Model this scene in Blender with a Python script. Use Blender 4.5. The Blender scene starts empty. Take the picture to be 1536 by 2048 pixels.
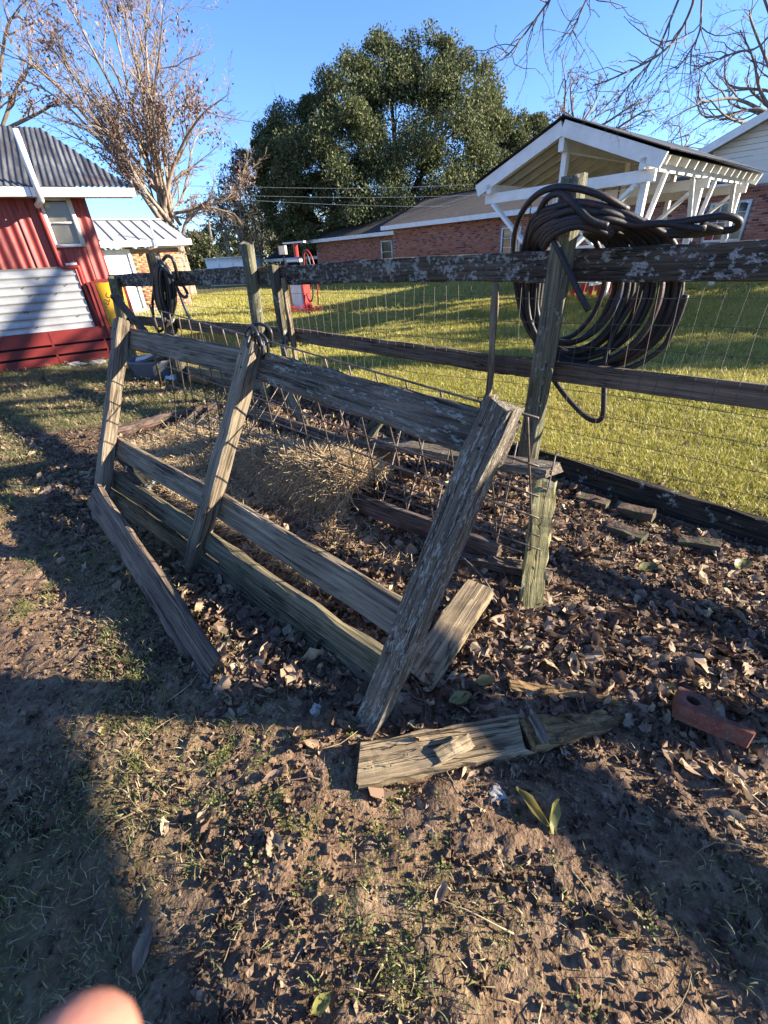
import bpy, bmesh, math, random
import numpy as np
from mathutils import Vector, Matrix
random.seed(7); RNG = np.random.default_rng(7)
D = bpy.data; SC = bpy.context.scene; COL = SC.collection

# ------------------------------------------------------------------ camera
F, PITCH, ROLL, CH = 870.0, math.radians(30.6), math.radians(3.5), 1.45
fwd = np.array([0, math.cos(PITCH), -math.sin(PITCH)]); _r0 = np.array([1., 0, 0]); _u0 = np.cross(_r0, fwd)
cright = math.cos(ROLL)*_r0 - math.sin(ROLL)*_u0
cup = math.sin(ROLL)*_r0 + math.cos(ROLL)*_u0
CAM = np.array([0, 0, CH])
cd = D.cameras.new('camera'); cam = D.objects.new('camera', cd); COL.objects.link(cam)
cd.sensor_fit = 'VERTICAL'; cd.sensor_height = 36.0; cd.sensor_width = 27.0
cd.lens = 36.0*F/2048.0; cd.clip_start = 0.005; cd.clip_end = 3000
cd.dof.use_dof = True; cd.dof.focus_distance = 2.6; cd.dof.aperture_fstop = cd.lens/1.5
cam.matrix_world = Matrix(((cright[0], cup[0], -fwd[0], 0), (cright[1], cup[1], -fwd[1], 0), (cright[2], cup[2], -fwd[2], CH), (0, 0, 0, 1)))
SC.camera = cam
# ------------------------------------------------------------------ light
SUN_EL, SUN_AZ = math.radians(19.5), math.radians(-6.0)      # azimuth measured from +X towards +Y
SUNV = Vector((math.cos(SUN_EL)*math.cos(SUN_AZ), math.cos(SUN_EL)*math.sin(SUN_AZ), math.sin(SUN_EL)))
w = D.worlds.new('World'); SC.world = w; w.use_nodes = True
nt = w.node_tree; nt.nodes.clear()
sky = nt.nodes.new('ShaderNodeTexSky'); sky.sky_type = 'NISHITA'; sky.sun_disc = False
sky.sun_elevation = SUN_EL; sky.sun_rotation = math.radians(90) - SUN_AZ
sky.altitude = 0; sky.air_density = 1.0; sky.dust_density = 0.05; sky.ozone_density = 3.2
bg = nt.nodes.new('ShaderNodeBackground'); bg.inputs[1].default_value = 0.076
wo = nt.nodes.new('ShaderNodeOutputWorld')
tint = nt.nodes.new('ShaderNodeMix'); tint.data_type = 'RGBA'; tint.blend_type = 'MULTIPLY'; tint.inputs[0].default_value = 1.0; tint.inputs[7].default_value = (.66, .82, 1.18, 1)
nt.links.new(sky.outputs[0], tint.inputs[6]); nt.links.new(tint.outputs[2], bg.inputs[0]); nt.links.new(bg.outputs[0], wo.inputs[0])
sl = D.lights.new('sun', 'SUN'); sl.energy = 5.0; sl.angle = math.radians(0.5); sl.color = (1.0, 0.90, 0.74)
sun = D.objects.new('sun', sl); COL.objects.link(sun); sun.rotation_euler = SUNV.to_track_quat('Z', 'Y').to_euler(); sun.location = (20, 0, 20)
SC.view_settings.view_transform = 'Standard'; SC.view_settings.look = 'None'
SC.view_settings.exposure = 2.0; SC.view_settings.gamma = 1.0; SC.view_settings.use_curve_mapping = False
SC.render.engine = 'CYCLES'
SC.cycles.max_bounces = 6; SC.cycles.diffuse_bounces = 3; SC.cycles.transparent_max_bounces = 8

# ------------------------------------------------------------------ helpers: survey (photograph ray -> place in the yard)
def ray(u, v):
    d = fwd*F + cright*(u-768.0) + cup*(1024.0-v); return d/np.linalg.norm(d)
def G(u, v, z=0.0):
    d = ray(u, v); return CAM + d*((z-CH)/d[2])
def PL(u, v, p, n):
    d = ray(u, v); return CAM + d*(np.dot(np.array(p, float)-CAM, n)/np.dot(d, n))
def AY(u, v, y):
    d = ray(u, v); return CAM + d*(y/d[1])
def V(a): return Vector([float(x) for x in a])
def unit(a): a = np.array(a, float); return a/np.linalg.norm(a)
def lerp(a, b, t): return np.array(a, float)*(1-t) + np.array(b, float)*t
def sstep(a, b, x): t = np.clip((x-a)/(b-a), 0, 1); return t*t*(3-2*t)

# value noise on a lattice, vectorised
_NT = RNG.random((256, 256))
def vnoise(x, y, f, ox=0.0):
    X = np.asarray(x, float)*f + 37.1 + ox; Y = np.asarray(y, float)*f + 11.7 + ox*1.7
    xi = np.floor(X).astype(int); yi = np.floor(Y).astype(int); tx = X-xi; ty = Y-yi
    tx = tx*tx*(3-2*tx); ty = ty*ty*(3-2*ty)
    a = _NT[xi % 256, yi % 256]; b = _NT[(xi+1) % 256, yi % 256]; c = _NT[xi % 256, (yi+1) % 256]; d = _NT[(xi+1) % 256, (yi+1) % 256]
    return (a*(1-tx)+b*tx)*(1-ty) + (c*(1-tx)+d*tx)*ty

# fence line frame: s along the fence (to the left and away), o across it (lawn side positive)
P0 = G(1062, 925); FD = unit((-.74, .67, 0)); FN = np.array([FD[1], -FD[0], 0])
def FP(s, z, o=0.0): return P0 + FD*s + FN*o + np.array([0, 0, z])
def so(x, y):
    dx = np.asarray(x)-P0[0]; dy = np.asarray(y)-P0[1]
    return dx*FD[0]+dy*FD[1], dx*FN[0]+dy*FN[1]
def gz(x, y):
    x = np.asarray(x, float); y = np.asarray(y, float); s, o = so(x, y)
    lawn = np.clip(.055*s+.0, -.10, .13)*np.exp(-np.maximum(o, 0)/3.0)*(1-sstep(4, 6.5, s))
    lawn = lawn + .38*sstep(-2, 6, x)*sstep(6, 12, y)
    dirt = np.clip(.075*s-.08, -.20, .10)*np.exp(-np.maximum(-o, 0)/.8)*(1-sstep(3, 5, s))
    k = sstep(-.06, .06, o)
    z = dirt*(1-k)+lawn*k
    near = 1-sstep(8, 14, np.hypot(x, y))
    z = z + near*((vnoise(x, y, 1.1)-.5)*.05 + (vnoise(x, y, 3.1)-.5)*.025)
    return z
def GZ(u, v):                      # a ray to the real ground surface
    p = G(u, v)
    for _ in range(3): p = G(u, v, float(gz(p[0], p[1])))
    return p

# ------------------------------------------------------------------ helpers: materials
def nd(nt, typ, ins=None, **kw):
    n = nt.nodes.new(typ)
    for k, v in kw.items(): setattr(n, k, v)
    for k, v in (ins or {}).items():
        s = n.inputs[k]
        if isinstance(v, bpy.types.NodeSocket): nt.links.new(v, s)
        else: s.default_value = v
    return n
def ramp(nt, fac, stops, interp='LINEAR'):
    n = nt.nodes.new('ShaderNodeValToRGB'); n.color_ramp.interpolation = interp; e = n.color_ramp.elements
    while len(e) < len(stops): e.new(0.5)
    for i, (p, c) in enumerate(stops): e[i].position = p; e[i].color = (c if len(c) == 4 else (*c, 1)) if not isinstance(c, (int, float)) else (c, c, c, 1)
    nt.links.new(fac, n.inputs[0]); return n.outputs[0]
def mixc(nt, fac, a, b, mode='MIX'):
    n = nt.nodes.new('ShaderNodeMix'); n.data_type = 'RGBA'; n.blend_type = mode
    for i, v in ((0, fac), (6, a), (7, b)):
        if isinstance(v, bpy.types.NodeSocket): nt.links.new(v, n.inputs[i])
        else: n.inputs[i].default_value = v if i == 0 else (*v, 1)
    return n.outputs[2]
def math_(nt, op, a, b=0.0):
    n = nt.nodes.new('ShaderNodeMath'); n.operation = op
    for i, v in enumerate((a, b)):
        if isinstance(v, bpy.types.NodeSocket): nt.links.new(v, n.inputs[i])
        else: n.inputs[i].default_value = v
    return n.outputs[0]
def newmat(name):
    m = D.materials.new(name); m.use_nodes = True; nt = m.node_tree; nt.nodes.clear()
    out = nt.nodes.new('ShaderNodeOutputMaterial'); b = nt.nodes.new('ShaderNodeBsdfPrincipled')
    nt.links.new(b.outputs[0], out.inputs[0]); return m, nt, b
def objco(nt, scale=(1, 1, 1), world=False):
    tc = nt.nodes.new('ShaderNodeTexCoord'); mp = nt.nodes.new('ShaderNodeMapping'); mp.inputs['Scale'].default_value = scale
    if world:
        g = nt.nodes.new('ShaderNodeNewGeometry'); nt.links.new(g.outputs['Position'], mp.inputs[0])
    else:
        oi = nt.nodes.new('ShaderNodeObjectInfo'); off = math_(nt, 'MULTIPLY', oi.outputs['Random'], 91.0)
        add = nt.nodes.new('ShaderNodeVectorMath'); add.operation = 'ADD'
        nt.links.new(tc.outputs['Object'], add.inputs[0]); nt.links.new(off, add.inputs[1]); nt.links.new(add.outputs[0], mp.inputs[0])
    return mp.outputs[0]
def noise(nt, vec, scale, detail=4.0, rough=0.6, dist=0.0):
    return nd(nt, 'ShaderNodeTexNoise', {'Vector': vec, 'Scale': scale, 'Detail': detail, 'Roughness': rough, 'Distortion': dist}).outputs[0]
def bump(nt, b, h, strength=0.4, dist=0.01):
    n = nd(nt, 'ShaderNodeBump', {'Height': h, 'Strength': strength, 'Distance': dist}); nt.links.new(n.outputs[0], b.inputs['Normal'])
def rnd(nt):
    oi = nt.nodes.new('ShaderNodeObjectInfo'); g = nt.nodes.new('ShaderNodeNewGeometry')
    a = math_(nt, 'ADD', oi.outputs['Random'], g.outputs['Random Per Island']); return math_(nt, 'FRACT', a)

def flat(name, col, rough=0.6, metal=0.0, var=0.25, scale=6.0, bmp=0.15, spec=0.4):
    m, nt, b = newmat(name); v = objco(nt); n = noise(nt, v, scale, 5)
    c1 = tuple(x*(1-var) for x in col); c2 = tuple(min(1, x*(1+var*.6)) for x in col)
    nt.links.new(ramp(nt, n, [(.3, c1), (.7, c2)]), b.inputs['Base Color'])
    b.inputs['Roughness'].default_value = rough; b.inputs['Metallic'].default_value = metal; b.inputs['Specular IOR Level'].default_value = spec
    if bmp: bump(nt, b, noise(nt, v, scale*9, 3), bmp, .004)
    return m
def wood(name, dark, light, green=0.0, gcol=(.10, .11, .035), lichen=0.0, lcol=(.42, .43, .38), red=0.0, rough=.85, lsc=(1, 1, 1)):
    m, nt, b = newmat(name)
    v = objco(nt, (1.1, 40, 40)); g1 = noise(nt, v, 1.6, 9, .7, .5)
    v2 = objco(nt, (.5, 130, 130)); g2 = noise(nt, v2, 1.0, 5, .65)
    v3 = objco(nt, (1, 2.2, 2.2)); bl = noise(nt, v3, 2.2, 5, .6)
    gr = math_(nt, 'ADD', math_(nt, 'MULTIPLY', g1, .65), math_(nt, 'MULTIPLY', g2, .35))
    mid = tuple((a+c)/2 for a, c in zip(dark, light))
    c = ramp(nt, gr, [(.36, tuple(x*.3 for x in dark)), (.43, tuple(x*.8 for x in dark)), (.52, mid), (.60, light), (.70, tuple(min(1, x*1.35) for x in light))])
    c = mixc(nt, ramp(nt, bl, [(.35, 0.0), (.7, .55)]), c, tuple(x*.55 for x in dark))
    if red > 0: c = mixc(nt, ramp(nt, noise(nt, v3, 5.0, 4), [(.5, 0.0), (.62, red)]), c, (.16, .045, .035))
    if green > 0:
        gm = ramp(nt, noise(nt, objco(nt, (1.5, 3, 3)), 2.6, 5, .65), [(.55-.3*green, 0.0), (.75, min(1, green))])
        c = mixc(nt, gm, c, gcol)
    ck = noise(nt, objco(nt, (.9, 26, 26)), 1.0, 3, .5, .8); cm = ramp(nt, ck, [(.475, 0.0), (.495, 1.0), (.505, 1.0), (.525, 0.0)]); cm = math_(nt, 'MULTIPLY', cm, ramp(nt, bl, [(.42, 0.0), (.55, 1.0)]))
    c = mixc(nt, math_(nt, 'MULTIPLY', cm, .85), c, tuple(x*.12 for x in dark)); gr = math_(nt, 'SUBTRACT', gr, math_(nt, 'MULTIPLY', cm, .5))
    vo = nd(nt, 'ShaderNodeTexVoronoi', {'Vector': objco(nt, (1.6, 7, 7)), 'Scale': 1.0, 'Randomness': 1.0}); kn = ramp(nt, vo.outputs['Distance'], [(.07, 1.0), (.17, 0.0)])
    c = mixc(nt, math_(nt, 'MULTIPLY', kn, .75), c, tuple(x*.3 for x in dark)); gr = math_(nt, 'SUBTRACT', gr, math_(nt, 'MULTIPLY', kn, .15))
    h = gr
    if lichen > 0:
        lv = objco(nt, lsc); ln = noise(nt, lv, 11.0, 7, .68); lbig = noise(nt, lv, 2.7, 3)
        la = math_(nt, 'ADD', ln, math_(nt, 'MULTIPLY', lbig, .6))
        lm = ramp(nt, la, [(.915-.16*lichen, 0.0), (.975-.16*lichen, 1.0)])
        fl = noise(nt, lv, 90.0, 3)
        c = mixc(nt, math_(nt, 'MULTIPLY', lm, ramp(nt, fl, [(.36, 0.12), (.56, .85)])), c, lcol)
        h = math_(nt, 'ADD', gr, math_(nt, 'MULTIPLY', lm, .35))
    nt.links.new(c, b.inputs['Base Color']); b.inputs['Roughness'].default_value = rough; b.inputs['Specular IOR Level'].default_value = .25
    bump(nt, b, h, .9, .012)
    return m

M = {}
M['wood_grey'] = wood('wood_grey', (.135, .10, .066), (.34, .27, .185), .3, (.13, .115, .05))
M['wood_fleck'] = wood('wood_fleck', (.12, .09, .062), (.29, .235, .165), .2, (.12, .11, .05), lichen=.62, lcol=(.44, .41, .33), lsc=(3.5, 20, 20))
M['wood_brown'] = wood('wood_brown', (.12, .085, .06), (.27, .20, .14), .15)
M['wood_green'] = wood('wood_green', (.10, .08, .048), (.27, .22, .135), .5, (.125, .115, .045))
M['wood_pale'] = wood('wood_pale', (.22, .155, .09), (.46, .35, .21), .25, (.17, .15, .05))
M['wood_yellow'] = wood('wood_yellow', (.20, .165, .07), (.42, .36, .18), .5, (.22, .21, .05), .35, (.4, .4, .3))
M['wood_lichen'] = wood('wood_lichen', (.095, .07, .048), (.26, .20, .14), .25, lichen=.5, lcol=(.38, .36, .29), lsc=(2.4, 9, 9))
M['rail_lichen'] = wood('rail_lichen', (.055, .040, .029), (.155, .118, .085), .35, (.06, .055, .02), lichen=.62, lcol=(.36, .365, .31), lsc=(2.6, 3.4, 3.4))
M['rail_dark'] = wood('rail_dark', (.048, .034, .025), (.13, .096, .07), .3, (.06, .055, .02), lichen=.45, lcol=(.40, .40, .36), lsc=(2.2, 3.0, 3.0))
M['rail_brown'] = wood('rail_brown', (.09, .064, .045), (.22, .165, .115), .2, lichen=0)
M['post_green'] = wood('post_green', (.11, .095, .06), (.25, .225, .15), .5, (.13, .135, .06), lichen=.2, lcol=(.33, .34, .27), lsc=(2, 4, 4))
M['post_dark'] = wood('post_dark', (.05, .042, .032), (.15, .125, .09), .4, lichen=.2)
M['board_black'] = wood('board_black', (.022, .017, .013), (.075, .06, .045), .4, (.05, .055, .02), lichen=.15)
M['wood_red'] = wood('wood_red', (.10, .07, .055), (.25, .185, .14), .0, red=.4)
M['wood_rot'] = wood('wood_rot', (.15, .08, .035), (.40, .26, .11), .0)
M['red_paint'] = flat('red_paint', (.16, .018, .015), .5, 0, .3, 3.0, .15)
M['red_metal'] = flat('red_metal', (.25, .026, .02), .42, 0, .25, 2.2, .08)
M['red_bright'] = flat('red_bright', (.38, .032, .026), .4, 0, .2, 5)
m, nt, b = newmat('red_metal'); st = noise(nt, objco(nt, (9, .7, 1)), 1.6, 6, .65); bl = noise(nt, objco(nt), 1.7, 5, .65)
c = ramp(nt, st, [(.3, (.15, .018, .015)), (.55, (.25, .028, .021)), (.75, (.33, .06, .045))]); c = mixc(nt, ramp(nt, bl, [(.52, 0.0), (.72, .6)]), c, (.11, .022, .018))
nt.links.new(c, b.inputs['Base Color']); b.inputs['Roughness'].default_value = .5; bump(nt, b, bl, .25, .01); M['red_metal'] = m
M['tin'] = flat('tin', (.36, .36, .362), .5, .4, .4, 1.6, .15)
M['white_paint'] = flat('white_paint', (.78, .76, .72), .55, 0, .14, 4.0, .1)
M['white_old'] = flat('white_old', (.66, .64, .58), .6, 0, .2, 5.0, .15)
M['white_door'] = flat('white_door', (.80, .80, .80), .5, 0, .06, 2.0, 0)
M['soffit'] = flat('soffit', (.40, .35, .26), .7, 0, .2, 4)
M['siding'] = flat('siding', (.72, .68, .60), .55, 0, .07, 2.0, 0)
M['mortar'] = flat('mortar', (.34, .29, .25), .95, 0, .2, 20)
M['mortar_dark'] = flat('mortar_dark', (.46, .34, .29), .95, 0, .2, 20)
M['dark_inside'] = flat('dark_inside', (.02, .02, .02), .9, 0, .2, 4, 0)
M['pipe_red'] = flat('pipe_red', (.26, .022, .018), .4)
M['grey_metal'] = flat('grey_metal', (.34, .34, .335), .6, 0, .15, 3, .1, .25)
M['seam'] = flat('seam', (.13, .13, .13), .6, 0, .15)
M['black_roof'] = flat('black_roof', (.014, .016, .022), .95, 0, .3, 8, .15, .1)
M['tub'] = flat('tub', (.12, .125, .14), .55, 0, .25, 5)
M['plastic_white'] = flat('plastic_white', (.75, .78, .80), .35, 0, .1, 8)
M['concrete'] = flat('concrete', (.42, .40, .35), .9, 0, .2, 6)
M['brick_red'] = flat('brick_red', (.23, .08, .055), .92, 0, .75, 26, .8, .15)
m, nt, b = newmat('brick_red'); v = objco(nt); c = ramp(nt, noise(nt, v, 24, 5, .7), [(.35, (.13, .045, .03)), (.65, (.25, .10, .07))]); c = mixc(nt, ramp(nt, noise(nt, v, 11, 6, .7), [(.5, 0.0), (.62, .75)]), c, (.10, .072, .05))
c = mixc(nt, ramp(nt, noise(nt, v, 90, 3, .6), [(.62, 0.0), (.7, .7)]), c, (.34, .25, .2)); nt.links.new(c, b.inputs['Base Color']); b.inputs['Roughness'].default_value = .95; b.inputs['Specular IOR Level'].default_value = .15; bump(nt, b, noise(nt, v, 70, 6, .7), .9, .006); M['brick_red'] = m
M['brick_mossy'] = flat('brick_mossy', (.17, .09, .06), .9, 0, .5, 9, .6)
M['nail'] = flat('nail', (.07, .045, .035), .7, .5, .3)
M['black_rubber'] = flat('black_rubber', (.018, .018, .02), .42, 0, .3, 5, .1)
M['chain'] = flat('chain', (.05, .045, .04), .6, .4, .2)
M['yellow_paint'] = flat('yellow_paint', (.62, .32, .02), .5, 0, .12, 4)
M['sign_black'] = flat('sign_black', (.03, .012, .01), .6, 0, .1, 4, 0)
M['pole_wood'] = flat('pole_wood', (.16, .13, .10), .9, 0, .3, 5)
M['stone'] = flat('stone', (.38, .35, .30), .9, 0, .25, 8, .4)

def brickmat(name, cols, lo=.0):
    m, nt, b = newmat(name); r = rnd(nt); v = objco(nt, (1, 1, 1), True)
    st = [(i/len(cols), c) for i, c in enumerate(cols)]
    c = ramp(nt, r, st, 'CONSTANT'); n = noise(nt, v, 14.0, 5)
    c = mixc(nt, ramp(nt, n, [(.3, 0.0), (.75, .45)]), c, tuple(x*.5 for x in cols[0]))
    nt.links.new(c, b.inputs['Base Color']); b.inputs['Roughness'].default_value = .9; b.inputs['Specular IOR Level'].default_value = .2
    bump(nt, b, noise(nt, v, 60, 3), .4, .004); return m
M['brick_house'] = brickmat('brick_house', [(.38, .145, .085), (.44, .18, .105), (.33, .12, .075), (.48, .21, .13), (.38, .14, .08), (.14, .055, .045), (.42, .165, .095), (.35, .135, .085)])
M['brick_tan'] = brickmat('brick_tan', [(.42, .23, .11), (.46, .26, .12), (.38, .19, .09), (.48, .29, .15), (.44, .24, .11), (.34, .14, .07)])

def glassmat(name, col, rough=.08):
    m, nt, b = newmat(name); v = objco(nt); n = noise(nt, v, 1.4, 3)
    nt.links.new(ramp(nt, n, [(.35, tuple(x*.5 for x in col)), (.65, col)]), b.inputs['Base Color'])
    b.inputs['Roughness'].default_value = rough; b.inputs['Specular IOR Level'].default_value = .7; return m
M['glass'] = glassmat('glass', (.03, .032, .034)); M['glass_curtain'] = glassmat('glass_curtain', (.16, .14, .11), .15)

# corrugated roof tin with rust streaks running down the slope (object X = along eave)
m, nt, b = newmat('roof_tin'); v = objco(nt, (7.0, .6, .6)); n = noise(nt, v, 1.3, 6, .65); n2 = noise(nt, objco(nt), 1.1, 5)
c = ramp(nt, n, [(.35, (.02, .02, .021)), (.5, (.06, .059, .06)), (.68, (.16, .155, .15))])
c = mixc(nt, ramp(nt, n2, [(.55, 0.0), (.75, .7)]), c, (.12, .07, .045))
nt.links.new(c, b.inputs['Base Color']); b.inputs['Roughness'].default_value = .65; b.inputs['Metallic'].default_value = .1; M['roof_tin'] = m
m, nt, b = newmat('shingles'); v = objco(nt, (1, 1, 1)); br = nd(nt, 'ShaderNodeTexBrick', {'Vector': v, 'Color1': (.075, .06, .048, 1), 'Color2': (.022, .019, .017, 1), 'Mortar': (.012, .011, .01, 1), 'Scale': 1.0, 'Mortar Size': .01, 'Brick Width': .3, 'Row Height': .14})
n = noise(nt, v, 3.5, 5); c = mixc(nt, .45, br.outputs[0], ramp(nt, noise(nt, objco(nt, (1, 1, 3)), 5, 4, .7), [(.38, (.015, .012, .01)), (.62, (.10, .08, .062))]))
nt.links.new(c, b.inputs['Base Color']); b.inputs['Roughness'].default_value = .95; bump(nt, b, br.outputs[1], -.4, .02); M['shingles'] = m

def barkmat(name, dark, light, sc=6.0):
    m, nt, b = newmat(name); v = objco(nt, (1, 1, .3), True); n = noise(nt, v, sc, 6, .65)
    nt.links.new(ramp(nt, n, [(.35, dark), (.65, light)]), b.inputs['Base Color']); b.inputs['Roughness'].default_value = .9
    bump(nt, b, n, .6, .03); return m
M['bark_pale'] = barkmat('bark_pale', (.12, .085, .06), (.34, .26, .19)); M['bark_dark'] = barkmat('bark_dark', (.05, .04, .034), (.15, .12, .10))
M['bark_grey'] = barkmat('bark_grey', (.09, .075, .065), (.23, .19, .165))
def leafmat(name, stops, trans=.25, rough=.5, world_f=0.35, spec=.4, mixw=(.75, .3)):
    m, nt, b = newmat(name); r = rnd(nt); v = objco(nt, (1, 1, 1), True)
    n = noise(nt, v, world_f, 3); f = math_(nt, 'ADD', math_(nt, 'MULTIPLY', r, mixw[0]), math_(nt, 'MULTIPLY', n, mixw[1]))
    c = ramp(nt, f, stops); nt.links.new(c, b.inputs['Base Color']); b.inputs['Roughness'].default_value = rough; b.inputs['Specular IOR Level'].default_value = spec
    if trans > 0:
        tr = nd(nt, 'ShaderNodeBsdfTranslucent', {'Color': c}); mx = nd(nt, 'ShaderNodeMixShader', {0: trans, 1: b.outputs[0], 2: tr.outputs[0]})
        nt.links.new(mx.outputs[0], [x for x in nt.nodes if x.type == 'OUTPUT_MATERIAL'][0].inputs[0])
    return m
M['leaf_oak'] = leafmat('leaf_oak', [(.1, (.038, .050, .020)), (.4, (.080, .096, .038)), (.7, (.14, .15, .066)), (.95, (.20, .20, .10))], .2, .75, .4, .15)
M['leaf_shrub'] = leafmat('leaf_shrub', [(.1, (.025, .035, .012)), (.5, (.05, .062, .02)), (.9, (.10, .10, .035))], .2)
M['leaf_olive'] = leafmat('leaf_olive', [(.1, (.06, .06, .025)), (.5, (.13, .12, .05)), (.9, (.22, .18, .09))], .25)
M['leaf_yellow'] = leafmat('leaf_yellow', [(.1, (.10, .10, .02)), (.5, (.24, .22, .05)), (.9, (.36, .32, .10))], .3)
M['leaf_brown'] = leafmat('leaf_brown', [(.1, (.085, .042, .024)), (.5, (.17, .095, .06)), (.9, (.27, .18, .12))], .25)
M['leaf_litter'] = leafmat('leaf_litter', [(.08, (.06, .036, .025)), (.3, (.14, .088, .058)), (.55, (.24, .16, .105)), (.8, (.34, .245, .16)), (1, (.44, .36, .21))], .15, .7, 2.0, .25)
M['leaf_crumb'] = leafmat('leaf_crumb', [(.1, (.055, .034, .024)), (.5, (.13, .085, .058)), (.8, (.22, .155, .10)), (1, (.34, .26, .17))], .1, .8, 2.0, .2)
M['leaf_green'] = leafmat('leaf_green', [(.1, (.09, .10, .03)), (.5, (.19, .17, .055)), (.9, (.34, .27, .09))], .2, .45, 3.0)
M['grass'] = leafmat('grass', [(.05, (.13, .15, .022)), (.35, (.28, .28, .045)), (.65, (.44, .39, .085)), (.95, (.56, .46, .17))], .3, .55, .8, .4, (.55, .62))
M['grass_patch'] = leafmat('grass_patch', [(.05, (.05, .075, .02)), (.35, (.10, .125, .03)), (.65, (.20, .19, .06)), (.95, (.34, .28, .14))], .25, .55, 1.4)
M['weed'] = leafmat('weed', [(.1, (.07, .10, .02)), (.5, (.14, .165, .035)), (.9, (.27, .27, .07))], .3, .5, 2.0)
M['straw'] = leafmat('straw', [(.1, (.16, .115, .06)), (.5, (.30, .23, .12)), (.9, (.46, .37, .22))], .15, .65, 2.0)
M['hay'] = leafmat('hay', [(.1, (.20, .13, .065)), (.5, (.42, .30, .16)), (.9, (.66, .51, .30))], .1, .7, 3.0)
M['twig'] = leafmat('twig', [(.1, (.07, .045, .032)), (.5, (.16, .11, .08)), (.9, (.27, .21, .16))], 0, .8, 2.0)
M['flower_red'] = leafmat('flower_red', [(.1, (.45, .01, .02)), (.6, (.70, .03, .06)), (.9, (.75, .10, .15))], .2)
M['flower_yellow'] = leafmat('flower_yellow', [(.1, (.55, .22, .02)), (.6, (.72, .42, .03)), (.9, (.7, .3, .03))], .2)
m, nt, b = newmat('brick_mossy'); v = objco(nt, (1, 1, 1)); c = ramp(nt, noise(nt, v, 22, 5, .7), [(.35, (.055, .03, .022)), (.6, (.14, .07, .048))])
c = mixc(nt, ramp(nt, noise(nt, v, 9, 6, .7), [(.44, 0.0), (.56, .85)]), c, (.055, .068, .022)); c = mixc(nt, ramp(nt, noise(nt, v, 14, 4), [(.55, 0.0), (.68, .8)]), c, (.03, .024, .018))
nt.links.new(c, b.inputs['Base Color']); b.inputs['Roughness'].default_value = .95; bump(nt, b, noise(nt, v, 40, 5), .9, .01); M['brick_mossy'] = m
m, nt, b = newmat('wire'); b.inputs['Base Color'].default_value = (.115, .098, .08, 1); b.inputs['Metallic'].default_value = .3; b.inputs['Roughness'].default_value = .5; M['wire'] = m
m, nt, b = newmat('rod'); v = objco(nt); c = ramp(nt, noise(nt, v, 25, 4), [(.35, (.06, .045, .036)), (.65, (.20, .155, .12))])
nt.links.new(c, b.inputs['Base Color']); b.inputs['Metallic'].default_value = .35; b.inputs['Roughness'].default_value = .55; M['rod'] = m
m, nt, b = newmat('hose'); v = objco(nt, (1, 1, 1)); n = noise(nt, v, 5, 4); c = ramp(nt, n, [(.40, (.012, .011, .012)), (.58, (.022, .017, .017)), (.68, (.07, .022, .02))])
c = mixc(nt, ramp(nt, noise(nt, v, 70, 3), [(.5, 0.0), (.8, .3)]), c, (.10, .085, .075))
nt.links.new(c, b.inputs['Base Color']); b.inputs['Roughness'].default_value = .55; b.inputs['Specular IOR Level'].default_value = .35; bump(nt, b, noise(nt, v, 55, 4), .35, .004); M['hose'] = m
m, nt, b = newmat('skin'); v = objco(nt); c = ramp(nt, noise(nt, v, 60, 4), [(.3, (.42, .17, .115)), (.7, (.50, .22, .15))])
nt.links.new(c, b.inputs['Base Color']); b.inputs['Roughness'].default_value = .5; bump(nt, b, noise(nt, v, 900, 4), .5, .0006); b.inputs['Subsurface Weight'].default_value = .2; b.inputs['Subsurface Radius'].default_value = (.006, .002, .001); M['skin'] = m

# ------------------------------------------------------------------ helpers: meshes and objects
I4 = Matrix.Identity(4)
def tag(o, label=None, cat=None, group=None, kind=None):
    if label: o['label'] = label
    if cat: o['category'] = cat
    if group: o['group'] = group
    if kind: o['kind'] = kind
    return o
def thing(name, loc, label, cat, group=None):
    o = D.objects.new(name, None); COL.objects.link(o); o.location = V(loc); o.empty_display_size = .1
    return tag(o, label, cat, group)
def put(name, me, mat, parent=None, mw=None, smooth=False):
    o = D.objects.new(name, me); COL.objects.link(o)
    if mat and not me.materials: me.materials.append(M[mat] if isinstance(mat, str) else mat)
    mw = mw or I4
    if parent is not None:
        o.parent = parent; o.matrix_parent_inverse = I4
        o.matrix_basis = wmat(parent).inverted() @ mw
    else: o.matrix_basis = mw
    if smooth: me.polygons.foreach_set('use_smooth', [True]*len(me.polygons))
    return o
def wmat(o): return (wmat(o.parent) @ o.matrix_basis) if o.parent else o.matrix_basis.copy()
def pyd(v, f, name='mesh'):
    me = D.meshes.new(name); me.from_pydata([tuple(map(float, p)) for p in v], [], f); me.update(); return me
def npmesh(v, f, name='mesh'):                 # v (N,3), f (M,k) arrays, fast
    v = np.ascontiguousarray(v, np.float32); f = np.ascontiguousarray(f, np.int32); k = f.shape[1]
    me = D.meshes.new(name); me.vertices.add(len(v)); me.vertices.foreach_set('co', v.ravel())
    me.loops.add(f.size); me.loops.foreach_set('vertex_index', f.ravel())
    me.polygons.add(len(f)); me.polygons.foreach_set('loop_start', np.arange(0, f.size, k, dtype=np.int32))
    try: me.polygons.foreach_set('loop_total', np.full(len(f), k, np.int32))
    except Exception: pass
    me.update(calc_edges=True); me.validate(); return me
def axes(A, B, up=(0, 0, 1)):                  # local X along A->B, local Z close to up
    x = unit(np.array(B, float)-np.array(A, float)); up = np.array(up, float); y = np.cross(up, x)
    if np.linalg.norm(y) < 1e-4: y = np.cross((0, 1, 0), x)
    y = unit(y); z = np.cross(x, y); c = (np.array(A)+np.array(B))/2
    return Matrix(((x[0], y[0], z[0], c[0]), (x[1], y[1], z[1], c[1]), (x[2], y[2], z[2], c[2]), (0, 0, 0, 1)))
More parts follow.
